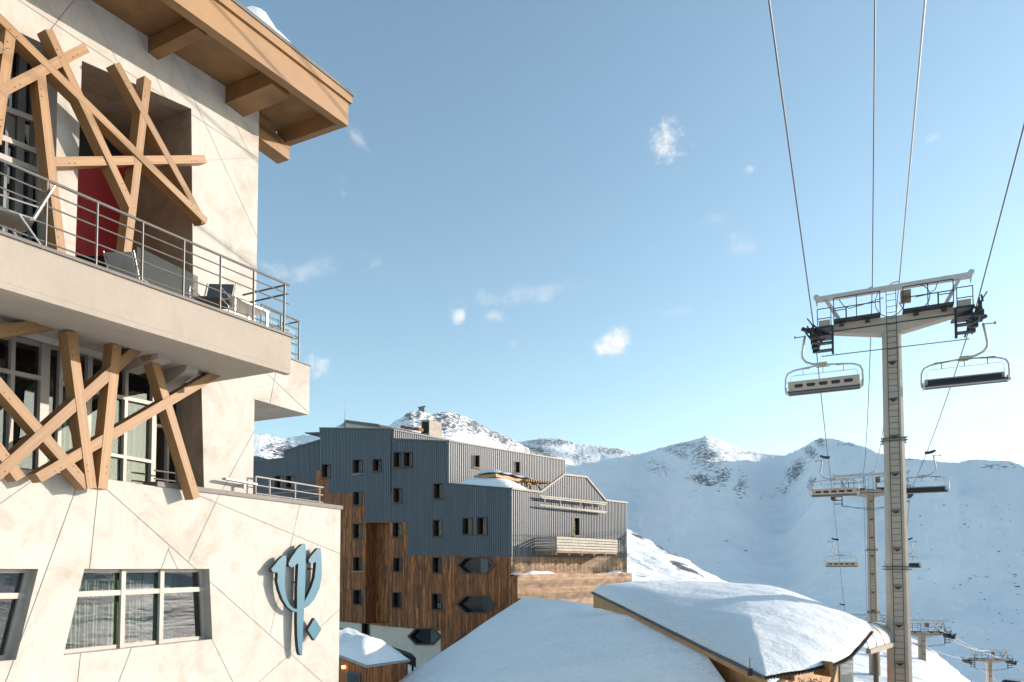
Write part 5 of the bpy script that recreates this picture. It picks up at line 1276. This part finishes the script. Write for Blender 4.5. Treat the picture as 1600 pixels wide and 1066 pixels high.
# ropes
def rope_pts(A, B_, sag, k=24): return [A.lerp(B_, i/k)-Vector((0,0,4*sag*(i/k)*(1-i/k))) for i in range(k+1)]
ropes = {}
for s, nm in ((-1, 'left'), (1, 'right')):
    off = LF.n*3.32*s
    pts = []
    R1 = T1+off+Vector((0,0,G1+.04)); R2 = T2+off+Vector((0,0,G2+.04)); R3 = T3+off+Vector((0,0,G3+.04))
    R0 = T1+off-LF.d*75-LF.n*(1.6 if s > 0 else 0); R0.z = G1+.04+11.0
    R4 = T3+off+LF.d*70; R4.z = G3-28
    pts = rope_pts(R0, R1, .25)+rope_pts(R1, R2, .55)[1:]+rope_pts(R2, R3, .35)[1:]+rope_pts(R3, R4, .6)[1:]
    mb = MB(); mb.tube(pts, .025, 6)
    tag(mb.build('haul_rope', M['rope'], None), 'dark steel haul rope on the '+nm+' side of the chairlift pylons', 'cable', 'haul ropes of the chairlift'); ropes[s] = pts
for k, (xo, nm) in enumerate(((-.75, 'thinner black overhead line left of the centre of the nearest pylon gantry'), (.38, 'pale overhead line running up from the right of the nearest pylon ladder'))):
    A1_ = T1+LF.n*xo+Vector((0,0,G1+2.0)); A2_ = T2+LF.n*xo*.8+Vector((0,0,G2+2.0)); A3_ = T3+LF.n*xo*.8+Vector((0,0,G3+2.0))
    A0_ = T1+LF.n*(xo-.6*(1-k))-LF.d*75; A0_.z = G1+2+15
    mb = MB(); mb.tube(rope_pts(A0_, A1_, .8)+rope_pts(A1_, A2_, 1.6)[1:]+rope_pts(A2_, A3_, 1.2)[1:], .022+.006*k, 6)
    tag(mb.build('overhead_line', M['rope'] if k == 0 else M['rail_light'], None), nm, 'cable', 'overhead signal lines of the chairlift')
lx = Vector((math.cos(rz2), math.sin(rz2), 0)); ly = Vector((-math.sin(rz2), math.cos(rz2), 0))
for s in (-1, 1):
    a = Q1+lx*3.3*s+Vector((0,0,.05)); b = Q2+lx*3.3*s+Vector((0,0,.05)); c = b+(b-a)*2.2+Vector((0,0,-4)); e_ = a-(b-a)*.25+Vector((0,0,.8))
    mb = MB(); mb.tube(rope_pts(e_, a, .3)+rope_pts(a, b, .5)[1:]+rope_pts(b, c, 1.2)[1:], .035, 5)
    tag(mb.build('haul_rope', M['rail_light'], None), 'pale haul rope of the lower lift, '+('nearer' if s < 0 else 'farther')+' of its pair', 'cable', 'ropes of the lower lift')
mb = MB(); a = Q1+lx*1.5+Vector((0,0,1.3)); b = Q2+lx*.2+Vector((0,0,1.75)); mb.tube(rope_pts(a, b, 1.2), .05, 5); tag(mb.build('overhead_line', M['rail_light'], None), 'thick pale line sagging between the gantries of the two lower pylons', 'cable')

# chairs
def make_chair(label, loc, rz):
    ch = thing('lift_chair', label, 'lift chair', loc, rz, 'chairs hanging on the chairlift')
    # origin at the rope; local -x is outboard, -y towards the back of the chair (as seen from behind)
    mb = MB(); mb.box((-.05,0,-.08), .34, .16, .2); mb.box((-.30,-.05,-.02), .26, .5, .12); mb.tube([(-.42,0,-.22), (-.86,-.05,-.22)], .022, 6); mb.cyl((-.88,-.05,-.22), (1,0,0), .07, .05, 8); mb.bar((-.55,-.1,.16), (-.2,.1,.02), .16, .16, (0,1,0)); mb.build('grip', M['black'], ch)
    pts = [(-.42,0,-.18),(-.48,0,-.5),(-.56,0,-1.05),(-.55,0,-1.28),(-.40,0,-1.5),(-.10,0,-1.64),(.36,0,-1.70)]
    mb = MB(); mb.tube(pts, .055, 8); mb.build('hanger', M['lift_white'], ch, smooth=True)
    mb = MB(); mb.box((0,0,-1.82), .36, .22, .2); mb.build('hub', M['lift'], ch)
    Wc = 1.72; pr = [(-Wc+.02,.18,-2.95),(-Wc,.0,-2.75),(-Wc+.02,0,-2.2),(-Wc+.12,0,-1.98),(-Wc+.38,0,-1.86),(-.9,0,-1.80),(0,0,-1.72),(.9,0,-1.80),(Wc-.38,0,-1.86),(Wc-.12,0,-1.98),(Wc-.02,0,-2.2),(Wc,.0,-2.75),(Wc-.02,.18,-2.95)]
    mb = MB(); mb.tube(pr, .042, 8); mb.build('bail', M['lift_white'], ch, smooth=True)
    # back rest with five slots, and seat
    outer = [(-1.58,-2.88),(1.58,-2.88),(1.58,-2.46),(-1.58,-2.46)]
    slots = []
    for k in range(5):
        c = -1.10+k*.55; slots.append([(c-.21,-2.69),(c-.17,-2.60),(c+.17,-2.60),(c+.21,-2.69),(c+.15,-2.77),(c-.15,-2.77)])
    mb = MB(); tl_ = lambda z: -.16-(z+2.88)*.25
    for q in decomp(outer, slots): mb.prism([(x, tl_(z), z) for x, z in q], (0,.035,0))
    mb.build('backrest', M['lift'], ch)
    mb = MB(); mb.prism([(-1.45, .02+tl_(-2.8)+.03, -2.82),(1.45, .05+tl_(-2.8), -2.82),(1.45, tl_(-2.56)+.05, -2.54),(-1.45, tl_(-2.56)+.05, -2.54)], (0,.05,0)); mb.build('back_cushion', M['black'], ch)
    mb = MB(); mb.box((0,.12,-2.98), 3.2, .56, .09); mb.build('seat', M['black'], ch)
    mb = MB(); mb.prism([(-1.5,-.10,-2.83),(1.5,-.10,-2.83),(1.5,-.19,-2.56),(-1.5,-.19,-2.56)], (0,.05,.0)) if False else mb.box((0,.12,-2.885), 3.0, .5, .03); mb.build('cushion', M['black'], ch)
    mb = MB(); mb.tube([(-1.6,.40,-3.0), (1.6,.40,-3.0)], .03, 6); mb.tube([(-1.6,-.14,-2.9), (1.6,-.14,-2.9)], .03, 6); mb.build('seat_tube', M['lift'], ch)
    for s in (-1,1): mb = MB(); mb.box((s*1.64,.05,-3.0), .07, .5, .28); mb.build('side_arm', M['alu'], ch)
    mb = MB(); mb.tube([(-1.5,.2,-2.75), (-1.5,.1,-2.2), (-1.4,.08,-2.10), (1.4,.08,-2.10), (1.5,.1,-2.2), (1.5,.2,-2.75)], .014, 6)
    sb = mb.build('safety_bar', M['alu'], ch)
    for x in (-.9,0,.9): mb = MB(); mb.tube([(x,.08,-2.12), (x,.05,-1.83)], .018, 5); mb.bar((x-.3,.1,-1.80), (x+.3,.1,-1.80), .03, .03, (0,0,1)); mb.build('footrest', M['black'], sb)
    for c_ in ch.children:
        if not c_.name.startswith(('grip', 'hanger')): c_.location.x += .36
    return ch
def rope_at(s, Y):
    P_ = ropes[s]
    for a, b in zip(P_, P_[1:]):
        if a.y <= Y <= b.y: return a.lerp(b, (Y-a.y)/(b.y-a.y))
lab = [(-1, 33.1, 'nearest beige lift chair on the left rope, slotted back towards us'), (1, 31.2, 'nearest lift chair on the right rope, dark seat and open bail facing us'),
       (-1, 53, 'lift chair in front of the second pylon on the left rope, slotted back towards us'), (1, 50.5, 'lift chair right of the tall mast, level with the second pylon, dark seat facing us'),
       (-1, 75.8, 'small lift chair hanging alone below the second pylon on the left rope'), (1, 73, 'small lift chair half hidden by the nearest mast on the right rope'),
       (-1, 93, 'farthest lift chair on the left rope, just above the curved snow roof')]
first = None
for s, Y, lb in lab:
    p = rope_at(s, Y); rz = Lr if s < 0 else Lr+math.pi
    if first is None: first = make_chair(lb, p, rz); c = first
    else: c = copy_tree(first)
    c.location = p; c.rotation_euler.z = rz; c['label'] = lb

# ------------------------------------------------------------ far small things
p = hit(657, 641)
if p:
    hut = thing('summit_station', 'tiny dark lift station on the crest of the highest rocky peak', 'building', p)
    mb = MB(); mb.box(p+Vector((0,0,-8)), 22, 16, 18); mb.build('wall', M['stone'], hut); mb = MB(); mb.prism([p+Vector((-13,-9,10)), p+Vector((15,-9,16)), p+Vector((15,9,16)), p+Vector((-13,9,10))], (0,0,3)); mb.build('roof', M['trim'], hut)
for x, y, lb in ((985, 826, 'tiny lift pylon on the sunlit ridge close beside the apartment block'), (1025, 852, 'tiny lift pylon lower down the sunlit ridge')):
    p = hit(x, y)
    if p:
        T = thing('ridge_pylon', lb, 'pylon', p, 0, 'tiny pylons on the sunlit ridge')
        mb = MB(); mb.tube([p-Vector((0,0,3)), p+Vector((.6,0,10))], .28, 6); mb.build('mast', M['lift_white'], T)
        mb = MB(); mb.bar(p+Vector((-2.6,0,10.2)), p+Vector((3.8,0,9.6)), .35, .35, (0,0,1)); mb.bar(p+Vector((-2.4,0,8.6)), p+Vector((3.6,0,8.2)), .25, .25, (0,0,1)); mb.build('crossarm', M['lift_white'], T)
        for s in (-2.4,3.4): mb = MB(); mb.box(p+Vector((s,0,8)), .9, 1.2, .6); mb.build('sheave_train', M['black'], T)
# car roof low at the right edge
p = pt(1590,1062,60); car = thing('parked_car', 'dark car of which only the roof shows at the bottom right corner', 'car', (p.x, p.y, p.z-1.45))
ph = R(25); ux = Vector((math.cos(ph), math.sin(ph), 0)); uy = Vector((-ux.y, ux.x, 0)); o_ = Vector((p.x, p.y, p.z-1.45))
def sec(x, z, hw): return [o_+ux*x+uy*hw+up_*z, o_+ux*x-uy*hw+up_*z]
prof = [(-2.1,.35,.85),(-2.15,.8,.86),(-1.3,.95,.86),(-.75,1.42,.68),(.6,1.46,.68),(1.5,.98,.86),(2.1,.9,.86),(2.15,.35,.85)]
mb = MB(); vs_ = [v for q in prof for v in sec(*q)]; mb.add(vs_, [(2*i, 2*i+1, 2*i+3, 2*i+2) for i in range(7)]+[tuple(range(0,16,2)), tuple(range(15,0,-2)), (0,14,15,1)]); mb.build('body', M['car'], car)
for s in (-1,1):
    mb = MB(); mb.poly([o_+ux*-1.05+uy*.80*s+up_*1.0, o_+ux*1.1+uy*.80*s+up_*1.03, o_+ux*.55+uy*.72*s+up_*1.38, o_+ux*-.7+uy*.72*s+up_*1.36]); mb.build('side_window', M['glass_far'], car)
    for x in (-1.35,1.35): mb = MB(); mb.cyl(o_+ux*x+uy*.8*s+up_*.32, uy, .32, .2, 16); mb.build('wheel', M['rubber'], car)
# boulders on the far slope and near ridge
mb = MB(); rs = random.Random(4)
spots = [(1588,918,9),(1590,932,7),(1582,915,6),(1150,765,8),(1135,846,5),(950,805,5),(1166,862,5),(1250,812,5),(1540,905,4),(1515,905,4),(1500,915,4),(1455,862,4),(1450,890,4),(1560,866,5),(1508,820,5),(1475,790,5),(1190,780,4),(1090,768,7),(1560,960,4),(1540,1000,3),(1530,930,3)]
spots += [(rs.uniform(1430,1600), rs.uniform(770,1000), rs.uniform(1.5,3.5)) for _ in range(70)]+[(rs.uniform(1000,1400), rs.uniform(760,900), rs.uniform(1.2,3)) for _ in range(30)]
for x, y, sz in spots:
    p = hit(x, y)
    if not p or p.y < 500: continue
    s_ = sz*p.y/F*.36
    ico = [(0,0,1),(.9,0,.45),(.28,.85,.45),(-.72,.53,.45),(-.72,-.53,.45),(.28,-.85,.45),(.72,.53,-.45),(-.28,.85,-.45),(-.9,0,-.45),(-.28,-.85,-.45),(.72,-.53,-.45),(0,0,-1)]
    fi = [(0,1,2),(0,2,3),(0,3,4),(0,4,5),(0,5,1),(1,6,2),(2,7,3),(3,8,4),(4,9,5),(5,10,1),(6,7,2),(7,8,3),(8,9,4),(9,10,5),(10,6,1),(6,11,7),(7,11,8),(8,11,9),(9,11,10),(10,11,6)]
    for _ in range(3):
        o2 = p+Vector((rs.uniform(-1.2,1.2)*s_*1.3, rs.uniform(-1,1)*s_, rs.uniform(-.2,.3)*s_)); q_ = s_*rs.uniform(.35,.9)
        mb.add([o2+Vector((v[0]*q_*1.6*rs.uniform(.7,1.2), v[1]*q_*rs.uniform(.7,1.2), v[2]*q_*.7*rs.uniform(.6,1.3))) for v in ico], fi)
bo_ = mb.build('boulders', M['stone'], None, kind='stuff'); bo_['label'] = 'dark boulders scattered over the shaded snow slope'; bo_['category'] = 'boulders'

# ------------------------------------------------------------ air
mb = MB(); mb.box((0,0,-330), 24600, 24600, 1900)
hm = bpy.data.materials.new('valley_haze'); hm.use_nodes = True; hn = hm.node_tree; hn.nodes.clear()
hv = hn.nodes.new('ShaderNodeVolumePrincipled'); hv.inputs['Color'].default_value = (.86,.93,1,1); hv.inputs['Density'].default_value = 3.6e-5; hv.inputs['Anisotropy'].default_value = .3
ho = hn.nodes.new('ShaderNodeOutputMaterial'); hn.links.new(hv.outputs[0], ho.inputs['Volume'])
hz = mb.build('haze', hm, None, kind='stuff'); hz['label'] = 'thin pale valley haze that fades the far mountains'; hz['category'] = 'haze'
for o in bpy.data.objects:
    if '_o' in o: del o['_o']
